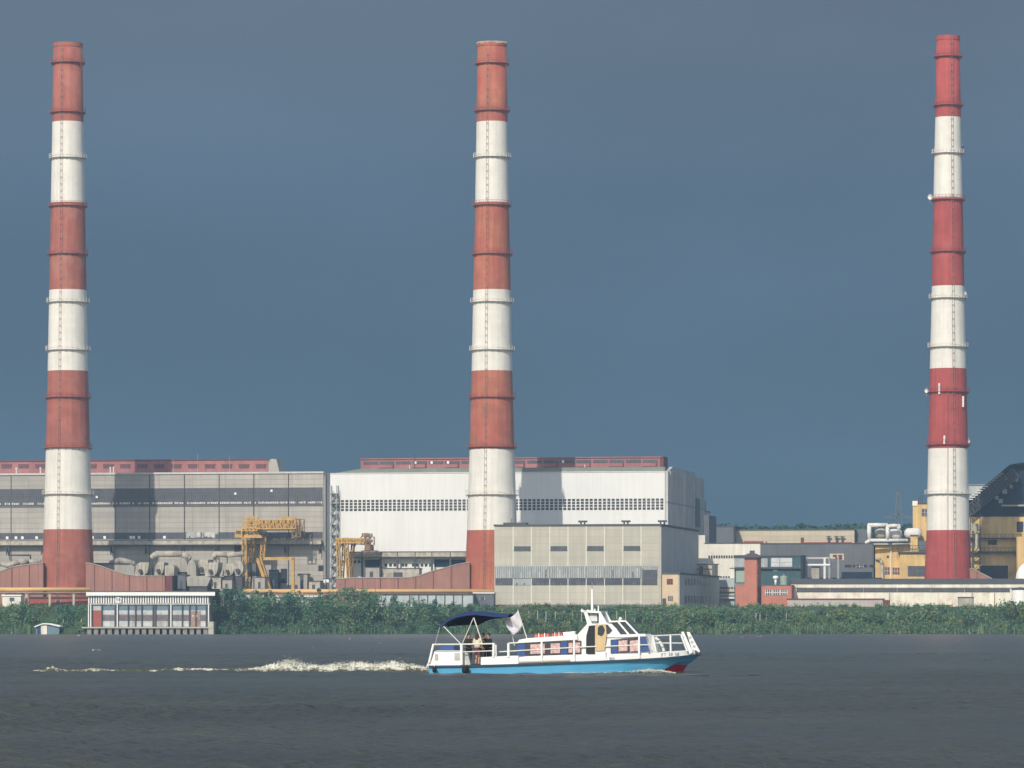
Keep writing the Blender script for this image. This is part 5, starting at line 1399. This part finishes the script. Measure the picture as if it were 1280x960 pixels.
for px,y0,y1,r_,o in ((740.2,764,736,.075,-.2),(748,765,757.2,.045,-1.2),(727.3,764,761,.05,-1.3),(743.6,764,761,.05,-1.2)):
    MB().tube((bx(px,o),o,bz(y0,px,o)),(bx(px,o),o,bz(y1,px,o)),r_,r_*.7,8).build('mast' if px == 740.2 else 'aerial','rail_white',boat)
MB().tube((bx(740.2,-.2),-.2,bz(736,740,-.2)),(bx(740,-.2),-.2,bz(726,740,-.2)),.02,.012,5).build('whip_aerial','grey_steel',boat)
# forward saloon with its sloping glass
zt_ = 793.5
P = lambda px,py,o: (bx(px,o),o,bz(py,px,o))
mb = MB()
A0,A1,A2,A3 = P(775.8,825,-1.5),P(775.8,zt_,-1.5),P(805,793.2,-1.42),P(812,824,-1.42)
Cz1,Cz0 = P(815,793.8,-.75),P(827,824,-.75)
L = [A0,A1,A2,A3,Cz1,Cz0]; Rr = [(v[0],-v[1],v[2]) for v in L]
mb.add(L+Rr,[(0,3,2,1),(3,5,4,2),(5,11,10,4),(11,9,8,10),(9,6,7,8),(1,2,4,10,8,7),(0,1,7,6)])
fs = mb.build('forward_saloon',['boat_white'],boat)
sidebox('saloon_roof',[(758,796.5),(775,793.2),(806,792.2),(808,795.2),(776,796.8)],'boat_white',-1.6,1.6)
w_ = strip([(763.2,816.8),(763.2,799.6),(798.6,797),(798.6,814.6)],'win_dark','window',-1.585,fs)
strip([(764,816.4),(764,800.2),(772,799.6),(772,815.9)],'blue_panel','side_panel',-1.62,w_)
for c,d in ((772.8,784.6),(787,798)): strip([(c+.4,814.4),(c+.4,801),(d-.4,800.2),(d-.4,813.6)],'curtain','curtain',-1.62,w_)
strip([(799.8,814.6),(799.8,796.9),(807,796.6),(811.5,813.8)],'blue_panel','side_panel',-1.56,fs)
gl = sidebox('windscreen',[(762.5,793),(760,779.5),(763.5,777.3),(781.5,776.8),(797,793)],'boat_glass',-1.25,1.25)
fr = MB()
def seg(a,b,o): fr.bar((bx(a[0],o),o,bz(a[1],a[0],o)),(bx(b[0],o),o,bz(b[1],b[0],o)),.09)
for o in (-1.29,0,1.29):
    seg((762,777),(782,776.3),o); seg((782,776.3),(797.5,793),o); seg((772.5,777),(786,793),o); seg((759,779),(771,793.5),o)
fr.build('screen_bars','rail_white',gl)
MB().lathe([(.01,0),(.1,.02),(.12,.12),(.05,.2),(.01,.22)],10,c=P(775.5,776,-.3)).tube(P(775.5,776.3,-.3),P(775,773.5,-.3),.03,n=6).build('search_light','rail_white',boat)
# railings
def rail(name,pts,r_,o,parent=boat,m_='rail'):
    mb = MB(); mb.path([P(px,py,o) for px,py in pts],r_,6); return mb.build(name,m_,parent)
for o in (-1.62,1.62):
    s_ = boat
    r0 = rail('handrail',[(541.5,805.6),(577,805.4),(617.5,804.6)],.045,o)
    mb = MB()
    mb.path([P(545,813.8,o),P(577,813.8,o)],.03,6); mb.path([P(579,815,o),P(617,813.4,o)],.03,6)
    mb.build('mid_rail','rail',boat)
    for a,b,c,d,r_ in ((541.8,805,536.5,828,.07),(576.8,804.6,577,831,.085),(617.3,804,616.8,821,.08),(620,806,620.2,821,.04),(635.6,804,635.6,821.5,.08)):
        MB().tube(P(a,b,o),P(c,d,o),r_,n=8).build('rail_post','rail_white',boat)
    rail('handrail',[(635.6,804),(648,803.4)],.045,o)
    rail('side_rail',[(624,814.8),(637,814),(665,812.4),(700,810.4),(731,808.6),(765,807.6),(800,806.2),(812,806)],.035,o)
    for px in (677.2,717.7,799):
        MB().tube(P(px,798.8 if px < 790 else 794,o),P(px,sheer(px)-1,o),.065,n=8).build('rail_post','rail_white',boat)
    # fore deck rail
    hbf = [(px,-hb(px)*.97 if o < 0 else hb(px)*.97) for px in (818,838.5,853)]
    mb = MB(); ys = {818:(794.8,804),838.5:(793.8,803.8),853:(793.2,804)}
    for q in (0,1):
        mb.path([P(px,ys[px][q],oo) for px,oo in hbf],.035,6)
    mb.build('fore_rail','rail',boat)
    for (px,oo) in hbf:
        MB().tube(P(px+ (6 if px > 850 else (2 if px < 820 else 0)),814,oo),P(px-(2 if px > 850 else (2 if px < 820 else .5)),ys[px][0]-.6,oo),.055,n=7).build('rail_post','rail_white',boat)
# bow gate plates standing at the stem
for (pts,o,nm) in (([(851.5,790),(854.5,789.4),(866,815),(862,818)],-.62,'bow_gate'),([(858.5,790),(862,790),(875,814),(872,818),(866,816)],-.05,'bow_gate')):
    Q = [(bx(px,o),bz(py,px,o)) for px,py in pts]; gt = MB().prism(Q,o-.05,o+.12).build(nm,'boat_white',boat)
hl = MB()
for px,py in ((862.5,797),(865,802.5),(867.6,808)):
    p_ = P(px,py,-.105); hl.tube((p_[0],p_[1]-.01,p_[2]),(p_[0],p_[1]+.005,p_[2]),.09,n=10)
hl.build('lightening_hole','frame_lt',gt)
MB().tube(P(868,814,-.15),P(874.5,818.5,-.15),.09,n=8).tube(P(869,816,.15),P(874.5,818.5,.15),.07,n=8).build('anchor_roller','dark_steel',boat)
MB().path([P(816.5,798,-.9),P(818.5,803,-.9),P(821,810,-.9)],.05,6).path([P(819,797,-.9),P(824,801,-.9),P(828,808,-.9),P(830,814,-.9)],.09,8).build('mooring_rope','rail',boat)
# lettering
def text(s,px,py,size,o,rot,name,parent):
    cu = bpy.data.curves.new(name,'FONT'); cu.body = s; cu.size = size; cu.extrude = .008; cu.space_character = 1.25
    to = bpy.data.objects.new(name,cu); COL.objects.link(to); bpy.context.view_layer.update()
    me = bpy.data.meshes.new_from_object(to.evaluated_get(bpy.context.evaluated_depsgraph_get())); bpy.data.objects.remove(to)
    me.materials.clear(); me.materials.append(M['letter'])
    ob = bpy.data.objects.new(name,me); COL.objects.link(ob); ob.parent = parent
    ob.location = P(px,py,o); ob.rotation_euler = rot
    return ob
sl = math.atan2(hb(826)-hb(850),(bx(850)-bx(826)))
text('УТ М М', 825.5, 820.4, .26, -hb(826)-.06, (R(90),R(-2.5),sl), 'name_lettering', boat)
text('80', 761.5, 824.6, .26, -1.86, (R(90),R(-2),0), 'number_lettering', boat)
# canopy
top = [(549.5,783.5),(554,780),(560,775.6),(567,772.2),(576,769.6),(586,768),(596,767.6),(606,768.6),(618,770),(634.5,771)]
bot = [(549.5,784.2),(557,783.2),(570,782.2),(582,781.4),(592,781.2),(598,781.6),(606,777.2),(614,774.2),(624,772.8),(634.5,771.9)]
mb = MB(); n_ = 8; W2 = 1.55
def cnp(px,py,q): o = -W2+2*W2*q; sag = .18*(1-(2*q-1)**2); v = P(px,py,-W2); return (v[0],o,v[2]+sag)
for i in range(len(top)-1):        # roof cloth with valances at both sides
    for k in range(n_):
        a,b = k/n_,(k+1)/n_
        mb.add([cnp(*top[i],a),cnp(*top[i+1],a),cnp(*top[i+1],b),cnp(*top[i],b)],[(0,1,2,3)],0)
        mb.add([(v[0],v[1]*.985,v[2]-.03) for v in (cnp(*top[i],a),cnp(*top[i+1],a),cnp(*top[i+1],b),cnp(*top[i],b))],[(3,2,1,0)],1)
def topat(px): return np.interp(px,[t[0] for t in top],[t[1] for t in top])
for s in (0,1):
    for i in range(len(top)-1):
        x0,x1 = top[i],top[i+1]
        y0 = x0[1]+1.3; y1 = x1[1]+1.3
        mb.add([cnp(x0[0],x0[1],s),cnp(x1[0],x1[1],s),cnp(x1[0],min(y1,771.9 if x1[0]>630 else 999),s),cnp(x0[0],y0,s)],[(0,3,2,1) if s == 0 else (0,1,2,3)],0)
# dark sheet added on the far side to stand for the shaded underside
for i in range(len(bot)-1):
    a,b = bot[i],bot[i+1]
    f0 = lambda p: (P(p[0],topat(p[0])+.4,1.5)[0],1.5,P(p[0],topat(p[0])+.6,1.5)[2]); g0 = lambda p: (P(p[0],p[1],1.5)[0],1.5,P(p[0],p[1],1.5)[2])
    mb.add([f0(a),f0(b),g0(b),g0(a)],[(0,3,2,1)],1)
cn_ = mb.build('canopy',['canvas','canvas_shade'],boat)
for o in (-1.55,1.45):
    fr = MB()
    for a,b,r_ in (((592.3,772.5),(601,798.5),.045),((601,798.5),(602.5,805),.04),((591.5,773),(578,804.5),.03),((554.5,783),(577,806),.04),((549.5,784),(543.8,805.5),.012)):
        fr.tube(P(*a,o),P(*b,o),r_*.72,n=6)
    fr.build('canopy_frame','rail',cn_)
MB().tube(P(592.3,772.6,-1.55),P(592.3,772.6,1.45),.035,n=6).build('canopy_bow','rail',cn_)

# things carried by the boat
def bw_(v): return Vector((BF.ox+BF.c*v[0]+BF.s*v[1], BF.oy-BF.s*v[0]+BF.c*v[1], v[2]))
fl = thing('flag','pale lilac grey flag drooping from a raked pole behind the cabin roof','flag',loc=bw_(P(659,798.5,-.9)),rz=-BF.th)
b0 = Vector(P(659,798.5,-.9)); t0 = Vector(P(647.2,762.5,-.9))
MB().tube((0,0,-.03),t0-b0,.028,.02,8).build('pole','rail',fl)
mb = MB(); nu,nv = 12,12
h0,h1 = Vector(P(647.6,763.3,-.9))-b0, Vector(P(653.2,782,-.9))-b0
e0,e1 = Vector(P(630.8,774.5,-.8))-b0, Vector(P(640.5,796.2,-.8))-b0
for i in range(nu+1):
    for j in range(nv+1):
        u,v = i/nu,j/nv
        p_ = h0.lerp(h1,v).lerp(e0.lerp(e1,v),u)
        p_ = p_+Vector((0.05*math.sin(v*7+u*3)*u,.13*math.sin(u*9+v*4)*(.25+u),-.10*math.sin(u*math.pi)*(1-.6*v)+.05*math.sin(v*9)*u))
        mb.v.append(tuple(p_))
for i in range(nu):
    for j in range(nv):
        a=i*(nv+1)+j; mb.f.append([a,a+1,a+nv+2,a+nv+1]); mb.m.append(0)
o = mb.build('cloth','flag_cloth',fl,smooth=True); sm = o.modifiers.new('s','SOLIDIFY'); sm.thickness = .012
st_ = thing('short_staff','short thin staff under the drooping flag','staff',loc=bw_(P(643,801.5,-.6)),rz=-BF.th)
q = Vector(P(640.6,795,-.6))-Vector(P(643,801.5,-.6)); MB().tube((0,0,-.25),q,.025,.02,6).build('staff_pole','rail',st_); MB().lathe([(.01,-.03),(.06,0),(.01,.03)],8,c=q).build('knob','rail',st_)
for a,b,lab in ((669,687,'longer red life raft pack lying at the rear of the cabin roof'),(690.5,703.5,'shorter red life raft pack lying nearer the wheelhouse')):
    yb = np.interp((a+b)/2,[660,700,721],[797.5,794.9,792.8])
    c0 = P((a+b)/2,yb,-.95); t = thing('life_raft',lab,'life raft',loc=bw_(c0),rz=-BF.th,group='life raft packs on the cabin roof')
    L = (bx(b)-bx(a))/2; t.rotation_euler = (0,-R(2.6),-BF.th)
    mb = MB(); k = 5
    for i in range(k):
        x0 = -L+2*L*i/k; mb.prism([(x0+.03,.0),(x0+.0,.1),(x0+.08,.2),(x0+2*L/k-.08,.21),(x0+2*L/k,.1),(x0+2*L/k-.03,.0)],-.28,.28)
    mb.build('pack','raft_red',t)
    m2 = MB(); m2.box(-L*.45,-L*.35,-.31,.31,-.005,.225); m2.box(L*.35,L*.45,-.31,.31,-.005,.225); m2.build('strap','rail_white',t)
c0 = P(712,793.6,-.9); t = thing('roof_locker','low white locker on the cabin roof beside the red packs','locker',loc=bw_(c0),rz=-BF.th); t.rotation_euler=(0,-R(5),-BF.th)
MB().box(-.33,.33,-.3,.3,0,.14).build('box','boat_white',t); MB().box(-.35,.35,-.32,.32,.14,.18).build('lid','rail_white',t)
for px,yt,yb,r_,lab in ((582,831.5,842,.2,'long black rubber fender hanging amidships of the stern locker'),(543,833,841,.12,'narrow black rubber fender at the stern corner of the boat')):
    v = P(px,yt,-1.9); v = (v[0],-1.78-r_,v[2]); t = thing('fender',lab,'fender',loc=bw_(v),rz=-BF.th)
    h = (yb-yt)*.0468
    MB().lathe([(.01,0),(r_*.6,-.03),(r_,-.12),(r_,-h+.1),(r_*.6,-h+.02),(.01,-h)],14,c=(0,0,0)).build('body','rubber',t,smooth=True)
    MB().tube((0,0,-.02),(0,.1,.28),.018,n=5).build('rope','rail',t)

# ================================================================= PEOPLE on the open stern deck
M['skin'] = mat('skin', (.42,.24,.17), .6, .06, 6); M['hair_dark'] = mat('dark_hair', (.022,.015,.012), .7, .3, 20)
M['hair_brown'] = mat('brown_hair', (.075,.032,.02), .7, .3, 20); M['cream_cloth'] = mat('cream_knit', (.58,.53,.40), .9, .12, 6)
M['plum_cloth'] = mat('plum_shorts', (.16,.06,.075), .9, .15, 6); M['black_cloth'] = mat('black_cloth', (.015,.015,.018), .9, .3, 5)
M['olive_cloth'] = mat('dark_olive_cloth', (.03,.032,.022), .9, .3, 5); M['white_sock'] = mat('pale_trousers', (.6,.55,.52), .9, .1, 5); M['eye'] = mat('eye', (.02,.02,.02), .3)
def skin_mesh(name, joints, edges, root=0, sub=2):
    me = bpy.data.meshes.new(name); me.from_pydata([j[0] for j in joints], edges, [])
    o = bpy.data.objects.new(name, me); COL.objects.link(o)
    s = o.modifiers.new('skin','SKIN'); s.use_smooth_shade = True
    sv = me.skin_vertices[0].data
    for i,j in enumerate(joints):
        r_ = j[1]; sv[i].radius = r_ if isinstance(r_,tuple) else (r_,r_); sv[i].use_root = (i == root)
    u = o.modifiers.new('sub','SUBSURF'); u.levels = sub; u.render_levels = sub
    dg = bpy.context.evaluated_depsgraph_get(); dg.update()
    m2 = bpy.data.meshes.new_from_object(o.evaluated_get(dg)); bpy.data.objects.remove(o); m2.name = name
    return m2
def person(label, px, o, yaw, shirt, trousers, hair, arms, legs='stand', long_hair=False, foot_y=None, H=1.72, lean=0.0, bare_legs=False, bulk=.032):
    base = P(px, 829.8, o); zd = bz(831.0,600,-1.6)-.0
    r = thing('person', label, 'person', loc=bw_((base[0],base[1],zd)), rz=yaw)
    k = H/1.72; ln = lean
    J = []; E = []
    def j(p,rad): J.append((tuple(Vector(p)*k), rad*k if not isinstance(rad,tuple) else (rad[0]*k,rad[1]*k))); return len(J)-1
    pel = j((0,0,.92),(.155,.105)); wai = j((ln*.2,0,1.08),(.135,.095)); che = j((ln*.5,0,1.28),(.17,.11)); nb = j((ln*.8,0,1.44),(.07,.06)); nk = j((ln*.9,0,1.50),.052)
    h1 = j((ln+.01,0,1.57),(.07,.082)); h2 = j((ln+.012,0,1.645),(.078,.095)); h3 = j((ln,0,1.71),(.055,.07))
    E += [(pel,wai),(wai,che),(che,nb),(nb,nk),(nk,h1),(h1,h2),(h2,h3)]
    no_ = j((ln+.105,0,1.60),.014); E.append((h1,no_))
    for s,(el,wr) in zip((1,-1),arms):
        sh = j((ln*.62,s*.185,1.385),.062); e_ = j((el[0]+ln*.5,s*el[1],el[2]),.043); w_ = j((wr[0]+ln*.5,s*wr[1],wr[2]),.032)
        d = (Vector(wr)-Vector(el)); d = Vector((d.x,s*d.y,d.z)).normalized()
        pm = j(Vector((wr[0]+ln*.5,s*wr[1],wr[2]))+d*.07,(.032,.02)); E += [(che,sh),(sh,e_),(e_,w_),(w_,pm)]
        side = d.cross(Vector((0,0,1))); side = side.normalized() if side.length > .1 else Vector((0,1,0))
        c_ = Vector(J[pm][0])/k
        for q,lf in ((-.028,.075),(-.009,.09),(.01,.085),(.028,.065)):
            f1 = j(c_+d*.045+side*q,.009); f2 = j(c_+d*(.045+lf*.55)+side*q*1.1+Vector((.008,0,-.012)),.008); f3 = j(c_+d*(.03+lf)+side*q*1.1+Vector((.014,0,-.03)),.007)
            E += [(pm,f1),(f1,f2),(f2,f3)]
        t1 = j(c_-d*.02+side*.045,.010); t2 = j(c_+d*.025+side*.065,.008); E += [(pm,t1),(t1,t2)]
    LG = []
    for s in (1,-1):
        hp = j((0,s*.095,.86),.098); 
        if legs == 'step' and s == 1: kn = j((.14,s*.1,.52),.062); an = j((.02,s*.1,.12),.043)
        else: kn = j((.015,s*.1,.48),.06); an = j((-.01,s*.105,.09),.042)
        a_ = Vector(J[an][0])/k
        hl_ = j(a_+Vector((-.05,0,-.045)),.038); ft = j(a_+Vector((.10,0,-.055)),(.045,.03)); to = j(a_+Vector((.18,0,-.06)),(.04,.02))
        E += [(pel,hp),(hp,kn),(kn,an),(an,hl_),(an,ft),(ft,to)]; LG.append((hp,kn,an))
    me = skin_mesh('body', J, E); me.materials.append(M['skin']); b = bpy.data.objects.new('body',me); COL.objects.link(b); b.parent = r
    # clothes as slightly larger shells over the same joints
    def shell(nm, idx, grow, m_, ends=()):
        mp_ = {}; JJ = []; EE = []
        for i in idx:
            mp_[i] = len(JJ); p_,rd_ = J[i]; rd_ = rd_ if isinstance(rd_,tuple) else (rd_,rd_); JJ.append((p_,(rd_[0]+grow,rd_[1]+grow)))
        for a,c in E:
            if a in mp_ and c in mp_: EE.append((mp_[a],mp_[c]))
        m3 = skin_mesh(nm, JJ, EE); m3.materials.append(M[m_]); oo = bpy.data.objects.new(nm,m3); COL.objects.link(oo); oo.parent = r
    arm_idx = [i for i,(p_,rd_) in enumerate(J) if abs(p_[1]) > .12*k and p_[2] > .9*k and not isinstance(rd_,tuple) and rd_ > .03*k]
    shell('shirt',[pel,wai,che,nb]+arm_idx,bulk,shirt)
    li = [pel]
    for hp,kn,an in LG: li += [hp,kn]+([] if bare_legs else [an])
    shell('shorts' if bare_legs else 'trousers', li, .012, trousers)
    # hair cap, eyes, ears
    hm = MB(); hc = Vector(J[h2][0])+Vector((-.018,0,.02))*k
    for ring in range(7):
        pass
    pr_ = []
    n1,n2 = 9,14
    for i in range(n1+1):
        a = math.pi*.62*i/n1 if not long_hair else math.pi*.80*i/n1
        for q in range(n2):
            t_ = 2*math.pi*q/n2; ex = 1.0+ (.03*math.sin(5*t_+i))
            front = max(0,math.cos(t_)); a2 = a*(1-.42*front)
            hm.v.append((hc.x+.104*k*math.sin(a2)*math.cos(t_)*ex, hc.y+.098*k*math.sin(a2)*math.sin(t_)*ex, hc.z+.105*k*math.cos(a2)))
    for i in range(n1):
        for q in range(n2):
            q2=(q+1)%n2; hm.f.append([i*n2+q,(i+1)*n2+q,(i+1)*n2+q2,i*n2+q2]); hm.m.append(0)
    if long_hair:
        hm.prism([(hc.x-.10*k,hc.z+.02),(hc.x-.13*k,hc.z-.12*k),(hc.x-.12*k,hc.z-.28*k),(hc.x-.05*k,hc.z-.27*k),(hc.x-.03*k,hc.z-.05*k)],-.085*k,.085*k)
    hm.build('hair',hair,r,smooth=True)
    for s in (1,-1):
        e = Vector(J[h1][0])+Vector((.083,s*.032,.055))*k; MB().lathe([(.001,-.008),(.008,-.004),(.01,0),(.008,.004),(.001,.008)],8,c=e).build('eye','eye',r)
        e = Vector(J[h1][0])+Vector((.0,s*.083,.03))*k; MB().lathe([(.001,-.03),(.012,-.018),(.014,.01),(.01,.028),(.001,.03)],8,c=e).build('ear','skin',r)
    e = Vector(J[h1][0])+Vector((.079,0,-.022))*k; MB().box(e.x-.004,e.x+.006,e.y-.024,e.y+.024,e.z-.005,e.z+.005).build('mouth','hair_brown',r)
    return r
rel = ((.03,.26,1.12),(.12,.25,.90)); rest = ((.06,.25,1.13),(.30,.20,1.15)); up_ = ((.10,.25,1.14),(.26,.14,1.30))
person('brown haired person in a cream top and plum shorts at the near stern rail', 596.5, -1.15, R(62), 'cream_cloth','plum_cloth','hair_brown',(rest,rel),'step',True,bare_legs=True,H=1.80,lean=.05,bulk=.055)
person('person in dark olive clothes under the canopy, leftmost of the group, facing the camera', 586, -.2, R(-70), 'olive_cloth','black_cloth','hair_dark',(up_,rest),H=1.76,bulk=.06)
person('person in black clothes with dark hair, rightmost of the group under the canopy', 611.5, -.35, R(-150), 'black_cloth','black_cloth','hair_dark',(rest,rel),H=1.78,lean=.04,bulk=.06)
person('person in black between the cream top and the rightmost person, brown haired', 604, .35, R(-110), 'black_cloth','olive_cloth','hair_brown',(up_,rel),H=1.8)

# ================================================================= WAKE: churned water and foam
def foam_mat(name, lo, hi):
    """brown green churned water with foam caught on the raised crests"""
    m = bpy.data.materials.new(name); m.use_nodes = True; nt = m.node_tree; n = nt.nodes; l = nt.links; b = n['Principled BSDF']
    tc = n.new('ShaderNodeTexCoord'); mp = n.new('ShaderNodeMapping'); mp.inputs['Scale'].default_value = (.8,1,1.6); l.new(tc.outputs['Object'], mp.inputs[0])
    no = n.new('ShaderNodeTexNoise'); no.inputs['Scale'].default_value = 2.6; no.inputs['Detail'].default_value = 8; no.inputs['Roughness'].default_value = .72; l.new(mp.outputs[0], no.inputs['Vector'])
    sx = n.new('ShaderNodeSeparateXYZ'); l.new(tc.outputs['Object'], sx.inputs[0])
    zr = n.new('ShaderNodeMapRange'); zr.inputs[1].default_value = .0; zr.inputs[2].default_value = .36; zr.inputs[3].default_value = -.06; zr.inputs[4].default_value = .17; l.new(sx.outputs['Z'], zr.inputs[0])
    ad = n.new('ShaderNodeMath'); ad.operation = 'ADD'; l.new(no.outputs['Fac'], ad.inputs[0]); l.new(zr.outputs[0], ad.inputs[1])
    ms = n.new('ShaderNodeMapRange'); ms.interpolation_type = 'SMOOTHSTEP'; ms.inputs[1].default_value = lo; ms.inputs[2].default_value = hi; l.new(ad.outputs[0], ms.inputs[0])
    mx = n.new('ShaderNodeMix'); mx.data_type = 'RGBA'; l.new(ms.outputs[0], mx.inputs['Factor']); mx.inputs['A'].default_value = (.066,.066,.036,1); mx.inputs['B'].default_value = (.66,.645,.53,1)
    l.new(mx.outputs['Result'], b.inputs['Base Color']); b.inputs['Roughness'].default_value = .45; b.inputs['Specular IOR Level'].default_value = .3
    bp = n.new('ShaderNodeBump'); bp.inputs['Strength'].default_value = .7; bp.inputs['Distance'].default_value = .06; l.new(no.outputs['Fac'], bp.inputs['Height']); l.new(bp.outputs[0], b.inputs['Normal'])
    return m
M['churn'] = foam_mat('churned_water', .47, .66)
M['foam'] = mat('foam', (.70,.68,.57), .85, .1, 3)
WY = 262.0
def pxx(px): return (px-CX)*WY/FPX
mb = MB(); rd = np.random.default_rng(4)
xs_ = np.arange(30,541.5,.9)
hp = np.interp(xs_,[30,52,60,66,72,84,100,110,118,130,140,198,206,216,240,258,270,290,318,330,345,358,368,385,400,412,425,440,470,490,505,520,534,541.5],
                   [0,.03,.13,.22,.10,.02,.02,.08,.10,.07,.02,.02,.08,.10,.10,.08,.06,.08,.13,.22,.32,.52,.50,.33,.25,.31,.38,.40,.34,.42,.38,.27,.18,.12])
P_ = np.linspace(-1,1,21)
sm_ = np.convolve(rd.normal(0,1,len(xs_)+8),np.ones(9)/9,'valid')
fine = rd.normal(0,1,(len(xs_),len(P_)))
fine = (fine+np.roll(fine,1,0)+np.roll(fine,1,1)+np.roll(fine,-1,1))/4
W_ = len(P_)
for i,px in enumerate(xs_):
    wid = .45+hp[i]*3.2
    for k,q in enumerate(P_):
        bell = max(0,math.cos(q*math.pi/2))**1.5
        z_ = hp[i]*bell*(1+.5*sm_[i])+fine[i,k]*.16*hp[i]**.6*bell+.10*bell*(hp[i] > .015)-.14*(1-bell)-(.14 if hp[i] <= .015 else 0)
        mb.v.append((pxx(px),WY+q*wid+.3*sm_[i],z_))
for i in range(len(xs_)-1):
    for k in range(W_-1):
        a=i*W_+k; mb.f.append([a,a+W_,a+W_+1,a+1]); mb.m.append(1)
n_ridge = len(mb.f)
def drop(p_,s_,mi=0): mb.add([p_+Vector((-s_,0,-s_)),p_+Vector((s_,-s_,-s_*.3)),p_+Vector((0,s_,-s_*.2)),p_+Vector((0,0,s_))],[(0,1,3),(1,2,3),(2,0,3),(0,2,1)],mi)
for _ in range(5200):       # fine spray torn off the crest
    px = rd.choice([rd.normal(360,15),rd.normal(430,26),rd.normal(490,22),rd.uniform(310,530)])
    if not 300 < px < 536: continue
    h = float(np.interp(px,xs_,hp)); z_ = .08+h*rd.uniform(.55,1.0)+rd.exponential(.09)*h*1.6
    drop(Vector((pxx(px),WY+rd.normal(0,.2),z_)), rd.uniform(.008,.030))
def patch(px,py,L,wd_,h=.05):
    d = HC*FPX/(py-YH); n_ = max(5,int(L/.25)); c0 = (px-CX)*d/FPX
    o_ = len(mb.v)
    for i in range(n_+1):
        t_ = i/n_; w_ = wd_*math.sin(math.pi*min(.97,max(.03,t_)))*rd.uniform(.5,1.2)
        x_ = c0+(t_-.5)*L; y_ = d+rd.normal(0,.12)
        mb.v.extend([(x_,y_-w_,-.04),(x_,y_-w_*.3,h*rd.uniform(.3,1.2)+.07),(x_,y_+w_*.4,h*.8+.05),(x_,y_+w_,-.04)])
    for i in range(n_):
        for k in range(3): mb.f.append([o_+i*4+k,o_+i*4+k+4,o_+i*4+k+5,o_+i*4+k+1]); mb.m.append(1)
for k in range(26):         # small breaking crests, mostly near the far shore
    py = 794.5+30*rd.random()**2; px = rd.uniform(0,1280)
    if px > 860 and rd.random() < .5: continue
    d = HC*FPX/(py-YH); patch(px,py,rd.uniform(.3,1.1)*(d/400)**.5,.14,.05)
for i in range(520):        # bow wave along the near side of the hull
    px = rd.normal(812,16) if i % 3 else rd.uniform(700,845)
    if not 690 < px < 846: continue
    h = float(np.interp(px,[690,760,790,812,828,846],[.03,.06,.12,.26,.18,.03]))
    v = bw_(P(px,842,-hb(px)*.93-.06-abs(rd.normal(0,.15)))); drop(Vector((v.x,v.y,.03+h*rd.random())), rd.uniform(.012,.045))
bw0 = len(mb.v); pxs = np.arange(735,848,2.0)
for px in pxs:
    h = float(np.interp(px,[735,760,790,812,828,846],[.04,.08,.15,.26,.2,.02]))*rd.uniform(.8,1.2)
    for q,zq in ((.02,.0),(.14,.8),(.3,1.0),(.55,.5),(.9,-.3)):
        v = bw_(P(px,842,-(np.interp(px,[s[0] for s in ST],[s[3] for s in ST])+.08*0)-q)); mb.v.append((v.x,v.y,h*zq+rd.normal(0,.02)))
for i in range(len(pxs)-1):
    for k in range(4): a=bw0+i*5+k; mb.f.append([a,a+1,a+6,a+5]); mb.m.append(1)
wf = mb.build('wake_foam',['foam','churn'],smooth=True)
tag(wf,'churned foam trail and bow wave of the passing boat','foam',kind='stuff')
